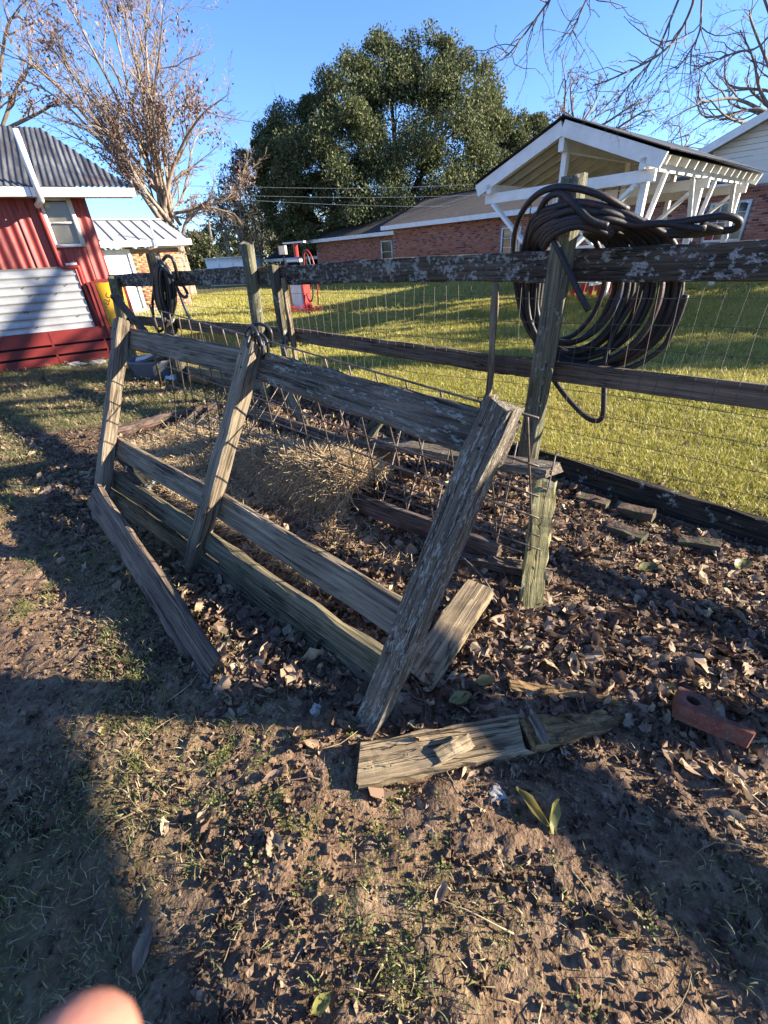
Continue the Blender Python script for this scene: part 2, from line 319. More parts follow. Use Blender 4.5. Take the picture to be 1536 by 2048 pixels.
def board_mesh(L, wy, wz, seg=10, rough=.004, bevel=.006, bend=.0, endr=.016, taper=1.0):
    b = min(bevel, wy*.3, wz*.3); hy, hz = wy/2, wz/2
    ring = [(-hy+b, -hz), (hy-b, -hz), (hy, -hz+b), (hy, hz-b), (hy-b, hz), (-hy+b, hz), (-hy, hz-b), (-hy, -hz+b)]
    v = []; f = []; ph = random.uniform(0, 6)
    for i in range(seg+1):
        t = i/seg; x = -L/2 + L*t; k = 1+(taper-1)*t
        by = bend*math.sin(math.pi*t); bz = rough*.8*math.sin(ph+t*7)
        for (y, z) in ring:
            ex = random.uniform(-endr, endr) if i in (0, seg) else 0
            v.append((x+ex, y*k+by+random.uniform(-rough, rough), z*k+bz+random.uniform(-rough, rough)))
        if i:
            a = (i-1)*8; c = i*8
            for j in range(8): f.append((a+j, a+(j+1) % 8, c+(j+1) % 8, c+j))
    f.append(tuple(range(7, -1, -1))); f.append(tuple(range(seg*8, seg*8+8))); return pyd(v, f)
def board(name, A, B, wz, wy, mat, parent, up=(0, 0, 1), **kw):
    L = float(np.linalg.norm(np.array(B)-np.array(A))); kw.setdefault('seg', max(3, min(16, int(L/.18))))
    return put(name, board_mesh(L, wy, wz, **kw), mat, parent, axes(A, B, up))
def boxm(L, wy, wz): return board_mesh(L, wy, wz, seg=1, rough=0, bevel=.003, endr=0)
def beam(name, A, B, wz, wy, mat, parent, up=(0, 0, 1)):
    L = float(np.linalg.norm(np.array(B)-np.array(A))); return put(name, boxm(L, wy, wz), mat, parent, axes(A, B, up))
def tube_arrays(P, R, k=6, closed=False, cap=True):
    P = np.array(P, float); n = len(P); R = np.broadcast_to(np.array(R, float), (n,))
    T = np.roll(P, -1, 0)-np.roll(P, 1, 0) if closed else np.gradient(P, axis=0)
    T /= np.maximum(np.linalg.norm(T, axis=1, keepdims=True), 1e-9)
    ref = np.array([0.31, .17, .93]); N = np.cross(T, ref); N /= np.maximum(np.linalg.norm(N, axis=1, keepdims=True), 1e-9); B = np.cross(T, N)
    a = np.arange(k)*2*math.pi/k
    v = (P[:, None, :] + R[:, None, None]*(np.cos(a)[None, :, None]*N[:, None, :]+np.sin(a)[None, :, None]*B[:, None, :])).reshape(-1, 3)
    m = n if closed else n-1; i = np.arange(m)[:, None]; j = np.arange(k)[None, :]; i2 = (i+1) % n
    f = np.stack([i*k+j, i*k+(j+1) % k, i2*k+(j+1) % k, i2*k+j], -1).reshape(-1, 4)
    return v, f
class MB:
    def __init__(s): s.v = []; s.f = []; s.n = 0
    def add(s, v, f): s.v.append(np.asarray(v, float)); s.f.append(np.asarray(f, int)+s.n); s.n += len(v); return s
    def tube(s, P, R, k=6, closed=False): return s.add(*tube_arrays(P, R, k, closed))
    def box(s, A, B, wz, wy, up=(0, 0, 1)):
        m = axes(A, B, up); L = float(np.linalg.norm(np.array(B)-np.array(A)))/2
        c = np.array([m @ Vector((x*L, y*wy/2, z*wz/2)) for x in (-1, 1) for y in (-1, 1) for z in (-1, 1)])
        return s.add(c, [(0, 1, 3, 2), (4, 6, 7, 5), (0, 4, 5, 1), (2, 3, 7, 6), (0, 2, 6, 4), (1, 5, 7, 3)])
    def build(s, name, mat, parent=None, smooth=False, mw=None):
        me = npmesh(np.concatenate(s.v), np.concatenate(s.f)); 
        o = put(name, me, mat, parent, mw, smooth); return o
def tube(name, P, R, mat, parent=None, k=8, closed=False, smooth=True):
    P = np.array(P, float); b = MB().tube(P, R, k, closed)
    if not closed:
        v = np.concatenate(b.v); Rr = np.broadcast_to(np.array(R, float), (len(P),))
        n = len(P); k0 = [tuple(range(k-1, -1, -1)), tuple(range((n-1)*k, n*k))]
        me = pyd(v, [tuple(x) for x in np.concatenate(b.f)]+k0)
        return put(name, me, mat, parent, None, smooth)
    return b.build(name, mat, parent, smooth)
def spline(P, n=12, closed=False):
    P = np.array(P, float); out = []; N = len(P)
    rng = range(N if closed else N-1)
    for i in rng:
        p0 = P[(i-1) % N] if closed or i > 0 else 2*P[0]-P[1]; p1 = P[i]; p2 = P[(i+1) % N]; p3 = P[(i+2) % N] if closed or i+2 < N else 2*P[-1]-P[-2]
        for t in np.linspace(0, 1, n, endpoint=False):
            out.append(.5*((2*p1)+(-p0+p2)*t+(2*p0-5*p1+4*p2-p3)*t*t+(-p0+3*p1-3*p2+p3)*t**3))
    if not closed: out.append(P[-1])
    return np.array(out)
def round_post(name, A, B, r, mat, parent, k=14, seg=12, square=0.0):
    L = float(np.linalg.norm(np.array(B)-np.array(A))); v = []; f = []; ph = random.uniform(0, 6)
    cr = [random.uniform(-.06, .06) for _ in range(k)]
    for i in range(seg+1):
        t = i/seg
        for j in range(k):
            a = 2*math.pi*j/k; sq = 1/max(abs(math.cos(a)), abs(math.sin(a)))
            rr = r*(1-.08*t)*((1-square)+square*min(sq, 1.35))*(1+cr[j]+random.uniform(-.025, .025))
            ex = random.uniform(-.02, .015) if i == seg else 0
            v.append((-L/2+L*t+ex, rr*math.cos(a)+.008*math.sin(ph+t*4), rr*math.sin(a)))
        if i:
            for j in range(k): f.append(((i-1)*k+j, (i-1)*k+(j+1) % k, i*k+(j+1) % k, i*k+j))
    f.append(tuple(range(seg*k, seg*k+k)))
    return put(name, pyd(v, f), mat, parent, axes(A, B, (0, 1, 0)), False)
def quad(name, pts, mat, parent=None): return put(name, pyd(pts, [tuple(range(len(pts)))]), mat, parent)

# scatter: instances of a few source meshes on points (geometry nodes), for what nobody could count
def scatter(name, pts, rots, scl, idx, sources, label, cat, parent=None):
    pts = np.asarray(pts, np.float32); n = len(pts)
    me = D.meshes.new(name); me.vertices.add(n); me.vertices.foreach_set('co', pts.ravel())
    a = me.attributes.new('rot', 'FLOAT_VECTOR', 'POINT'); a.data.foreach_set('vector', np.asarray(rots, np.float32).ravel())
    a = me.attributes.new('scl', 'FLOAT', 'POINT'); a.data.foreach_set('value', np.asarray(scl, np.float32).ravel())
    a = me.attributes.new('idx', 'INT', 'POINT'); a.data.foreach_set('value', np.asarray(idx, np.int32).ravel())
    o = D.objects.new(name, me); COL.objects.link(o)
    col = D.collections.new(name+'_sources')
    for i, (sm, mt) in enumerate(sources):
        so_ = D.objects.new('%s_source_%02d' % (name, i), sm)
        if not sm.materials: sm.materials.append(M[mt])
        col.objects.link(so_)
    ng = D.node_groups.new(name+'_nodes', 'GeometryNodeTree')
    ng.interface.new_socket('Geometry', in_out='INPUT', socket_type='NodeSocketGeometry'); ng.interface.new_socket('Geometry', in_out='OUTPUT', socket_type='NodeSocketGeometry')
    N = ng.nodes; gi = N.new('NodeGroupInput'); go = N.new('NodeGroupOutput'); ip = N.new('GeometryNodeInstanceOnPoints')
    ci = N.new('GeometryNodeCollectionInfo'); ci.inputs['Collection'].default_value = col; ci.inputs['Separate Children'].default_value = True; ci.inputs['Reset Children'].default_value = True
    def attr(nm, dt):
        x = N.new('GeometryNodeInputNamedAttribute'); x.data_type = dt; x.inputs[0].default_value = nm
        return [s for s in x.outputs if s.enabled and s.name == 'Attribute'][0]
    L = ng.links; L.new(gi.outputs[0], ip.inputs['Points']); L.new(ci.outputs[0], ip.inputs['Instance']); ip.inputs['Pick Instance'].default_value = True
    L.new(attr('idx', 'INT'), ip.inputs['Instance Index']); L.new(attr('rot', 'FLOAT_VECTOR'), ip.inputs['Rotation']); L.new(attr('scl', 'FLOAT'), ip.inputs['Scale'])
    L.new(ip.outputs[0], go.inputs[0])
    md = o.modifiers.new('scatter', 'NODES'); md.node_group = ng
    tag(o, label, cat, None, 'stuff'); return o

# ------------------------------------------------------------------ ground and lawn: one graded sheet, split along the fence
def graded(lo, hi, a, b, fine, grow=1.13):
    xs = list(np.arange(a, b+1e-6, fine)); st = fine; x = xs[-1]
    while x < hi: st *= grow; x += st; xs.append(x)
    st = fine; x = xs[0]; left = []
    while x > lo: st *= grow; x -= st; left.append(x)
    return np.array(left[::-1]+xs)
gx = graded(-900, 900, -2.6, 2.4, .016); gy = graded(-60, 1500, .0, 3.6, .016)
X, Y = np.meshgrid(gx, gy); Z = gz(X, Y)
fine = 1-sstep(3.2, 6.5, np.hypot(X, Y)); S_, O_ = so(X, Y)
path = np.exp(-((S_-1.7+.0*O_)**2)*0)                                 # trodden soil
cl = vnoise(X, Y, 21.)*.6+vnoise(X, Y, 47., 3)*.4
Z = Z + fine*((cl-.5)*.024 + (vnoise(X, Y, 55., 21)-.5)*.010 + (vnoise(X, Y, 9.)-.5)*.02 + np.maximum(vnoise(X, Y, 33., 9)-.72, 0)*.05)
nx = len(gx); vv = np.stack([X, Y, Z], -1).reshape(-1, 3)
ii = (np.arange(len(gy)-1)[:, None]*nx+np.arange(nx-1)[None, :]).reshape(-1)
ff = np.stack([ii, ii+1, ii+nx+1, ii+nx], -1)
cen = vv[ff].mean(1); s_c, o_c = so(cen[:, 0], cen[:, 1])
is_lawn = (o_c > 0.0) & ~((s_c > 7.3) & (o_c < 0.4))
def subset(mask):
    f = ff[mask]; u, inv = np.unique(f, return_inverse=True); return vv[u], inv.reshape(f.shape)
def groundmat(name, lawn):
    m, nt, b = newmat(name); P = objco(nt, (1, 1, 1), True)
    n1 = noise(nt, P, 1.3, 5); n2 = noise(nt, P, 14, 6, .7); n3 = noise(nt, P, 75, 4)
    if lawn:
        c = ramp(nt, n2, [(.3, (.03, .03, .011)), (.5, (.08, .075, .02)), (.7, (.18, .15, .05))])
        c = mixc(nt, ramp(nt, n1, [(.4, 0.0), (.7, .5)]), c, (.30, .25, .08))
    else:
        f = math_(nt, 'ADD', math_(nt, 'MULTIPLY', n2, .6), math_(nt, 'MULTIPLY', n3, .4))
        c = ramp(nt, f, [(.34, (.055, .034, .020)), (.45, (.155, .095, .056)), (.56, (.25, .162, .098)), (.68, (.40, .285, .185))])
        c = mixc(nt, ramp(nt, n1, [(.4, 0.0), (.7, .4)]), c, (.065, .044, .031))
        at = nd(nt, 'ShaderNodeAttribute', attribute_name='grassy'); gm = math_(nt, 'MULTIPLY', at.outputs['Fac'], ramp(nt, noise(nt, P, 6, 5), [(.3, .35), (.6, 1.0)]))
        c = mixc(nt, gm, c, (.085, .085, .03)) if False else mixc(nt, gm, c, (.10, .09, .035))
    nt.links.new(c, b.inputs['Base Color']); b.inputs['Roughness'].default_value = .95; b.inputs['Specular IOR Level'].default_value = .15
    bump(nt, b, math_(nt, 'ADD', n2, n3), .8, .012); M[name] = m
groundmat('soil', False); groundmat('turf', True)
def trodden(x, y):                                                    # bare path past the feeder
    s, o = so(x, y); return np.exp(-((o+3.12+.10*np.sin(s*2.3))/.30)**4)*sstep(.0, .5, s)*(1-sstep(3.6, 4.4, s))
def grass_amount(x, y):                                               # thin grass of the paddock, left and far
    s, o = so(x, y); r = np.hypot(x, y)
    left = sstep(-.45, -1.4, x+.3*(y-1))*(.35+.65*vnoise(x, y, 1.6, 5))
    tr = np.exp(-((x+2.15+.55*(y-2.4))/.50)**2)*sstep(.9, 1.4, y)*(1-sstep(3.4, 4.4, y))      # bare path past the feeder
    a = np.maximum(left*(1-.9*tr), sstep(4.2, 5.0, y)*sstep(-1.0, -2.0, x)*(1-sstep(6.3, 7.0, y-.18*x)*.8))
    a = np.maximum(a, .30*sstep(.62, .38, y)*sstep(-.35, .1, x)*sstep(.35, .65, vnoise(x, y, 2.1, 19)))
    a = np.where(o > -2.3, np.where(y > 4.6, a, np.where(y < .6, a, 0)), a)
    return np.clip(a*(1-.92*trodden(x, y)), 0, 1)
v, f = subset(~is_lawn); me = npmesh(v, f); at = me.attributes.new('grassy', 'FLOAT', 'POINT')
at.data.foreach_set('value', (grass_amount(v[:, 0], v[:, 1])*(np.hypot(v[:, 0], v[:, 1]) < 40)).astype(np.float32))
ground = tag(put('ground', me, 'soil', None, None, True), 'bare brown trodden soil of the paddock with thin grass', None, None, 'structure')
v, f = subset(is_lawn); lawn = tag(put('lawn', npmesh(v, f), 'turf', None, None, True), 'mown yellow-green lawn beyond the fence', None, None, 'structure')

# pale concrete path in front of the garage
pa = [G(300, 655), G(405, 612), G(440, 600), G(395, 596), G(250, 628)]
def slab(name, pts, h, mat, parent=None):
    n = len(pts); v = [(*p[:2], float(gz(p[0], p[1]))-.15) for p in pts]+[(*p[:2], float(gz(p[0], p[1]))+h) for p in pts]
    f = [tuple(range(n, 2*n)), tuple(range(n-1, -1, -1))]+[(i, (i+1) % n, n+(i+1) % n, n+i) for i in range(n)]
    return put(name, pyd(v, f), mat, parent)
tag(slab('path', [G(248, 640), G(268, 650), G(425, 613), G(440, 603), G(385, 606), G(262, 624)], .02, 'concrete'), 'pale concrete path along the tan brick garage', None, None, 'structure')

# ------------------------------------------------------------------ brick walls
def brick_mesh():
    return pyd([(-.5, 0, -.5), (.5, 0, -.5), (.5, 0, .5), (-.5, 0, .5), (-.47, -1, -.44), (.47, -1, -.44), (.47, -1, .44), (-.47, -1, .44)],
               [(4, 5, 6, 7), (0, 1, 5, 4), (1, 2, 6, 5), (2, 3, 7, 6), (3, 0, 4, 7)], 'brick')
def brick_wall(parent, O, e, L, z0, z1, mat, mortar, holes=(), limit=300, bw=.205, bh=.068, pitch=(.215, .078)):
    """O: left foot seen from outside, e: along the wall, outside is on the side of -y of the wall frame"""
    e = unit(e); n = np.array([e[1], -e[0], 0])
    bm = brick_mesh(); bm.materials.append(M[mat]); items = []
    r = 0; z = z0
    while z+bh <= z1:
        x = (pitch[0]/2 if r % 2 else 0)
        while x+bw*.5 <= L:
            a, c = x, min(x+bw, L)
            if not any(a < h[1]-.01 and c > h[0]+.01 and z < h[3]-.01 and z+bh > h[2]+.01 for h in holes):
                items.append(((a+c)/2, z+bh/2, c-a, bh))
            x += pitch[0]
        z += pitch[1]; r += 1
    W = []
    for (x, zz, lx, lz) in items: W.append((np.linalg.norm(O+e*x+np.array([0, 0, zz])-CAM), x, zz, lx, lz))
    W.sort(); base = Matrix(((e[0], -n[0], 0, O[0]), (e[1], -n[1], 0, O[1]), (0, 0, 1, 0), (0, 0, 0, 1)))
    rest = MB(); bv = np.array([p.co for p in bm.vertices]); bf = np.array([tuple(p.vertices) for p in bm.polygons])
    for i, (dd, x, zz, lx, lz) in enumerate(W):
        dp = .009+random.uniform(-.002, .003)
        if i < limit:
            put('brick', bm, None, parent, base @ Matrix.Translation((x, 0, zz)) @ Matrix.Diagonal((lx, dp, lz, 1)))
        else:
            c = bv*np.array([lx, dp, lz])+np.array([x, 0, zz]); rest.add(np.stack([O[0]+e[0]*c[:, 0]-n[0]*c[:, 1], O[1]+e[1]*c[:, 0]-n[1]*c[:, 1], c[:, 2]], -1), bf)
    if rest.n: tag(rest.build('brickwork', mat, parent), None, None, None, 'stuff')
def wall_face(name, parent, O, e, L, z0, z1, mat, holes=(), off=0.0, depth=.12):
    """wall surface with rectangular openings cut out, given real thickness"""
    e = unit(e); n = np.array([e[1], -e[0], 0]); xs = sorted({0, L, *[h for q in holes for h in q[:2]]}); zs = sorted({z0, z1, *[h for q in holes for h in q[2:]]})
    mb = MB()
    for i in range(len(xs)-1):
        for j in range(len(zs)-1):
            xm, zm = (xs[i]+xs[i+1])/2, (zs[j]+zs[j+1])/2
            if any(h[0] < xm < h[1] and h[2] < zm < h[3] for h in holes): continue
            c = O+e*xm+n*(off-depth/2); mb.box(c-e*(xs[i+1]-xs[i])/2+[0, 0, zm], c+e*(xs[i+1]-xs[i])/2+[0, 0, zm], zs[j+1]-zs[j], depth)
    return mb.build(name, mat, parent)
def window(parent, O, e, x0, x1, z0, z1, frame='white_paint', glass='glass', cols=2, rows=2, fw=.05, off=.0, screen=False):
    e = unit(e); n = np.array([e[1], -e[0], 0]); Z = lambda z: np.array([0, 0, z]); P = lambda x, z, o: O+e*x+n*o+Z(z)
    fr = MB(); o = off+.02
    fr.box(P(x0+fw/2, z0, o), P(x0+fw/2, z1, o), fw, .07, n); fr.box(P(x1-fw/2, z0, o), P(x1-fw/2, z1, o), fw, .07, n)
    fr.box(P(x0+fw, z1-fw/2, o), P(x1-fw, z1-fw/2, o), fw, .068); fr.box(P(x0+fw, z0+fw/2, o), P(x1-fw, z0+fw/2, o), fw, .068)
    wf = fr.build('window', frame, parent); sw = (x1-x0-2*fw)/cols; sh = (z1-z0-2*fw)/rows
    for i in range(cols):
        for j in range(rows):
            a, c = x0+fw+sw*i+.008, x0+fw+sw*(i+1)-.008; g, h = z0+fw+sh*j+.008, z0+fw+sh*(j+1)-.008
            beam('pane', P(a, (g+h)/2, off-.02), P(c, (g+h)/2, off-.02), h-g, .008, glass, wf)
    mt = MB()
    for i in range(1, cols): mt.box(P(x0+fw+sw*i, z0+fw, off+.0), P(x0+fw+sw*i, z1-fw, off+.0), .02, .03, n)
    for j in range(1, rows): mt.box(P(x0+fw, z0+fw+sh*j, off+.004), P(x1-fw, z0+fw+sh*j, off+.004), .025, .034)
    if mt.n: mt.build('muntin', frame, wf)
    return wf
def corr_sheet(name, O, ex, ey, Lx, Ly, mat, parent, pitch=.076, amp=.009, k=8, rows=2, pw=1):
    """corrugated sheet: ridges run along ey, waves along ex"""
    ex = np.array(ex, float); ey = np.array(ey, float); n = unit(np.cross(ex, ey)); nxp = int(Lx/pitch*k); x = np.linspace(0, Lx, nxp+1)
    h = amp*(2*((1+np.cos(x/pitch*2*math.pi))/2)**pw-1); y = np.linspace(0, Ly, rows+1)
    loc = np.stack(np.broadcast_arrays(x[None, :]-Lx/2, y[:, None]-Ly/2, h[None, :]), -1).reshape(-1, 3)
    i = (np.arange(rows)[:, None]*(nxp+1)+np.arange(nxp)[None, :]).reshape(-1); f = np.stack([i, i+1, i+nxp+2, i+nxp+1], -1)
    c = np.array(O)+ex*Lx/2+ey*Ly/2
    return put(name, npmesh(loc, f), mat, parent, Matrix(((ex[0], ey[0], n[0], c[0]), (ex[1], ey[1], n[1], c[1]), (ex[2], ey[2], n[2], c[2]), (0, 0, 0, 1))), True)
Zv = lambda z: np.array([0, 0, float(z)])

# ------------------------------------------------------------------ red barn
bO = G(225, 715); bE = unit((.88, .47, 0)); bN = np.array([bE[1], -bE[0], 0])
def BW(t, z, off=0.0): return bO+bE*t+bN*off+Zv(z)
barn = thing('barn', BW(0, 0, -1.5), 'red corrugated metal barn with rusty tin roof and one white window', 'barn')
BT0, BT1, BTOP = -4.6, .42, 2.62
# front wall in red ribbed sheets, each a panel of its own
WX = (-.27, .19, 1.84, 2.54)
edges = [-4.6, -3.8, -3.0, -2.2, -1.4, -.62, .42]
for i in range(6):
    a, c = edges[i], edges[i+1]
    if c < 0: corr_sheet('wall_panel', BW(a, .3), bE, (0, 0, 1), c-a, BTOP-.3, 'red_metal', barn, pitch=.14, amp=.016)
    else:
        corr_sheet('wall_panel', BW(a, .3), bE, (0, 0, 1), WX[0]-a, BTOP-.3, 'red_metal', barn, pitch=.14, amp=.016)
        corr_sheet('wall_panel', BW(WX[0], .3), bE, (0, 0, 1), WX[1]-WX[0], WX[2]-.3, 'red_metal', barn, pitch=.14, amp=.016)
        corr_sheet('wall_panel', BW(WX[1], .3), bE, (0, 0, 1), c-WX[1], BTOP-.3, 'red_metal', barn, pitch=.14, amp=.016)
MB().box(BW(BT0, 1.4, -1.55), BW(BT1-.03, 1.4, -1.55), 2.3, 2.98).build('wall', 'red_metal', barn)
window(barn, bO, bE, *WX, frame='white_old', glass='glass_curtain', cols=1, rows=2, fw=.045, off=.02)
# lower cladding: horizontal ribbed tin sheets
def ribbed(name, t0, t1, z0, z1, off, mat):
    return corr_sheet(name, BW(t0, z1, off), (0, 0, -1), bE, z1-z0, t1-t0, mat, barn, pitch=.125, amp=.012, k=12, pw=4)
ribbed('tin_sheet', -2.4, -.10, .56, 1.56, .06, 'tin'); ribbed('tin_sheet', -4.6, -2.42, .57, 1.57, .055, 'tin')
for q_ in range(18):
    t_, z_ = random.uniform(-2.3, -.2), .66+.125*random.randint(0, 6)
    tube('screw', [BW(t_, z_, .068), BW(t_, z_-.004, .078)], .011, 'nail', barn, 7)
# skirting boards, two gaps, short cleats
for z0, z1, t1 in ((.36, .58, .16), (.19, .325, .10), (.02, .15, .0)):
    beam('skirting_board', BW(-4.6, (z0+z1)/2, .10), BW(t1, (z0+z1)/2, .10), z1-z0, .03, 'red_paint', barn)
for t in (-4.2, -3.1, -2.0, -.85, -.02):
    beam('cleat', BW(t, .02, .07), BW(t, .56, .07), .09, .03, 'red_paint', barn, bN)
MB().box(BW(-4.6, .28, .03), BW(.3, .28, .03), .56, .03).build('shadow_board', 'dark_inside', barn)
beam('corner_post', BW(.045, .58, .11), BW(.045, 1.30, .11), .09, .06, 'red_paint', barn, bN)
# roof: hipped tin roof, ridges run up the slope
ridge_off = -2.6
def on_plane(u, v, off): return PL(u, v, bO+bN*off, bN)
rp = on_plane(80, 256, ridge_off); rz = float(rp[2]); rt = float((rp-bO)@bE)
e1 = BW(1.14, 2.64, .40); e0 = BW(-5.0, 2.64, .40); r1 = BW(rt, rz, ridge_off); r0 = BW(-5.0, rz, ridge_off)
up = unit(r0-e0); Ls = float(np.linalg.norm(r0-e0)); nxs = 620; xs = np.linspace(0, 6.14, nxs)
lim = np.where(xs > rt+5.0, Ls*np.clip((6.14-xs)/(1.14-rt), 0, 1), Ls)
hh = .011*np.cos(xs/.085*2*math.pi); rn = unit(np.cross(bE, up))
rows = [0, .25, .5, .75, 1.0]; loc = []
for q in rows: loc.append(np.stack([xs-3.07, lim*q-Ls/2, hh+.012*math.sin(q*9)], -1))
loc = np.concatenate(loc); i = (np.arange(4)[:, None]*nxs+np.arange(nxs-1)[None, :]).reshape(-1)
c0 = e0+bE*3.07+up*Ls/2
put('roof', npmesh(loc, np.stack([i, i+1, i+nxs+1, i+nxs], -1)), 'roof_tin', barn, Matrix(((bE[0], up[0], rn[0], c0[0]), (bE[1], up[1], rn[1], c0[1]), (bE[2], up[2], rn[2], c0[2]), (0, 0, 0, 1))), True)
rb = BW(-5.0, 2.5, -5.2); rb1 = BW(.30, 2.5, -5.2)
put('roof_back', pyd([r0, r1, rb1, rb, BW(.36, 2.62, -.03)], [(0, 3, 2, 1), (1, 2, 4)]), 'roof_tin', barn)
beam('fascia', BW(-5.0, 2.575, .37), BW(-.30, 2.575, .37), .125, .04, 'white_paint', barn); beam('fascia', BW(-.29, 2.57, .372), BW(1.19, 2.57, .372), .125, .04, 'white_paint', barn)
put('soffit', pyd([BW(-5, 2.53, .36), BW(1.15, 2.53, .36), BW(1.15, 2.53, -.02), BW(-5, 2.53, -.02)], [(0, 1, 2, 3)]), 'white_old', barn)
tube('mast_pipe', [BW(-.19, 2.47, .46), BW(-.19, 3.31, .46)], .042, 'white_paint', barn, 12)
tube('mast_elbow', spline([BW(-.19, 2.55, .46), BW(-.19, 2.46, .44), BW(-.24, 2.44, .30), BW(-.29, 2.42, .12)], 5), .04, 'white_old', barn, 10)
tube('conduit', spline([BW(-.29, 2.47, .07), BW(-.285, 2.1, .07), BW(-.275, 1.65, .07), BW(-.26, 1.56, .075), BW(-.2, 1.54, .075), BW(-.06, 1.545, .075), BW(-.03, 1.52, .075), BW(-.03, 1.2, .075), BW(.02, .62, .075)], 6), .035, 'pipe_red', barn, 10)
tube('meter_tube', [BW(-.2, 1.585, .09), BW(-.03, 1.59, .09)], .02, 'white_paint', barn, 8)
# ------------------------------------------------------------------ yellow sign board beside the corner post
sg = thing('sign_board', BW(.45, .1, .18), 'yellow painted sign board with black lettering beside the corner post', 'sign')
def SGN(t, z, off=0.): return BW(t, z, .16+off)
MB().box(SGN(.14, .67), SGN(.56, .67), 1.22, .02).build('panel', 'yellow_paint', sg)
for a, c in ((SGN(.105, .05), SGN(.105, 1.31)), (SGN(.585, .05), SGN(.585, 1.31))): beam('frame', a, c, .03, .05, 'red_paint', sg, bN)
beam('frame', SGN(.145, 1.31), SGN(.555, 1.31), .05, .05, 'red_paint', sg)
MB().box(SGN(.145, .47, .012), SGN(.54, .47, .012), .17, .006).build('name_bar', 'sign_black', sg)
def letters(txt, t, z, size, mat, parent, base=SGN, off=.014, rot=0.0, e=bE, n=bN):
    cu = D.curves.new('t', 'FONT'); cu.body = txt; cu.size = size; cu.extrude = .002; o = D.objects.new('t', cu); COL.objects.link(o)
    bpy.context.view_layer.update(); me = D.meshes.new_from_object(o.evaluated_get(bpy.context.evaluated_depsgraph_get())); D.objects.remove(o); me.materials.clear()
    p = base(t, z, off); R = Matrix(((e[0], 0, n[0], p[0]), (e[1], 0, n[1], p[1]), (0, 1, 0, p[2]), (0, 0, 0, 1)))
    return put('lettering', me, mat, parent, R @ Matrix.Rotation(rot, 4, 'Z'))
letters('WELC', .165, .80, .12, 'sign_black', sg, rot=math.radians(58)); letters('LAU', .145, .58, .17, 'sign_black', sg); letters('SNO', .155, .42, .11, 'yellow_paint', sg, off=.018); letters('R', .16, .17, .2, 'sign_black', sg)

# ------------------------------------------------------------------ tan brick garage
gL = G(262, 624); gR = G(385, 611); gE = unit((gR-gL)*[1, 1, 0]); gN = np.array([gE[1], -gE[0], 0]); gO = gR-gE*6.0
def GW(t, z, off=0.): return gO+gE*t+gN*off+Zv(z)
def gat(u, v, off=0.): 
    p = PL(u, v, gO+gN*off, gN); return float((p-gO)@gE), float(p[2])
gar = thing('garage', GW(3, 0, -2), 'tan brick garage with pale grey seamed metal roof and white door', 'garage')
dx1 = gat(272, 560)[0]; dx0 = dx1-1.5; DZ = 2.03; GH = gat(330, 497)[1]
brick_wall(gar, gO, gE, 6.0, .02, GH, 'brick_tan', 'mortar', [(dx0-.07, dx1+.07, 0, DZ+.1)])
wall_face('wall', gar, gO, gE, 6.0, -.1, GH, 'mortar', [(dx0-.07, dx1+.07, -.1, DZ+.1)], 0.0)
wall_face('side_wall', gar, GW(6.0, 0), -gN, 5.0, -.1, GH, 'mortar', (), -.004)
dr = MB().box(GW(dx0, DZ/2, -.05), GW(dx1, DZ/2, -.05), DZ, .04).build('door', 'white_door', gar)
for a, c in ((GW(dx0-.035, 0, .0), GW(dx0-.035, DZ+.1, .0)), (GW(dx1+.035, 0, .0), GW(dx1+.035, DZ+.1, .0))): beam('door_frame', a, c, .07, .1, 'white_old', gar, gN)
beam('door_frame', GW(dx0, DZ+.05, .0), GW(dx1, DZ+.05, .0), .10, .1, 'white_old', gar)
slab('doorstep', [GW(dx0-.2, 0, .05), GW(dx1+.3, 0, .05), GW(dx1+.3, 0, .9), GW(dx0-.2, 0, .9)][::-1], .10, 'concrete', gar)
tE, zE = gat(380, 478, .4); tRr = gat(322, 440, -2.6); zr = tRr[1]
e1 = GW(tE, zE, .4); e0 = GW(-.4, zE, .4); r1 = GW(tRr[0], zr, -2.6); r0 = GW(-.4, zr, -2.6); b1 = GW(tE, zE, -5.4); b0 = GW(-.4, zE, -5.4)
put('roof', pyd([e0, e1, r1, r0, b1, b0], [(0, 1, 2, 3), (1, 4, 2), (3, 2, 4, 5)]), 'grey_metal', gar)
for k in range(17):
    t = -.35+k*.45
    top = lerp(e0, r0, 1)+gE*(t+.4); q = 1.0
    if t > tRr[0]: q = max(0, (tE-t)/(tE-tRr[0]))
    if q < .05 or t > tE: continue
    a = e0+gE*(t+.4); c = lerp(a, a+(r0-e0), q); beam('roof_seam', a+Zv(.015), c+Zv(.015), .03, .022, 'seam', gar)
beam('ridge_cap', r0+Zv(.03), r1+Zv(.03), .05, .16, 'grey_metal', gar)
beam('fascia', GW(-.4, zE-.09, .41), GW(tE+.02, zE-.09, .41), .2, .04, 'white_paint', gar); beam('fascia', GW(tE+.02, zE-.09, .38), GW(tE+.02, zE-.09, -5.4), .2, .04, 'white_paint', gar)
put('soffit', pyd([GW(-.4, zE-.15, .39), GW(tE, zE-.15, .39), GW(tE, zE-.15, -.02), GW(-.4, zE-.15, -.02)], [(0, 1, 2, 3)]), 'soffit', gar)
tm, zm = gat(313, 494, .5); tm2, zm2 = gat(295, 434, .5)
tube('mast_pipe', [GW(tm, zm, .5), GW(tm, zm2, .5)], .035, 'white_paint', gar, 8); tube('mast_elbow', [GW(tm, zm+.02, .5), GW(tm-.15, zm-.03, .25), GW(tm-.2, zm-.03, .02)], .035, 'white_paint', gar, 8)

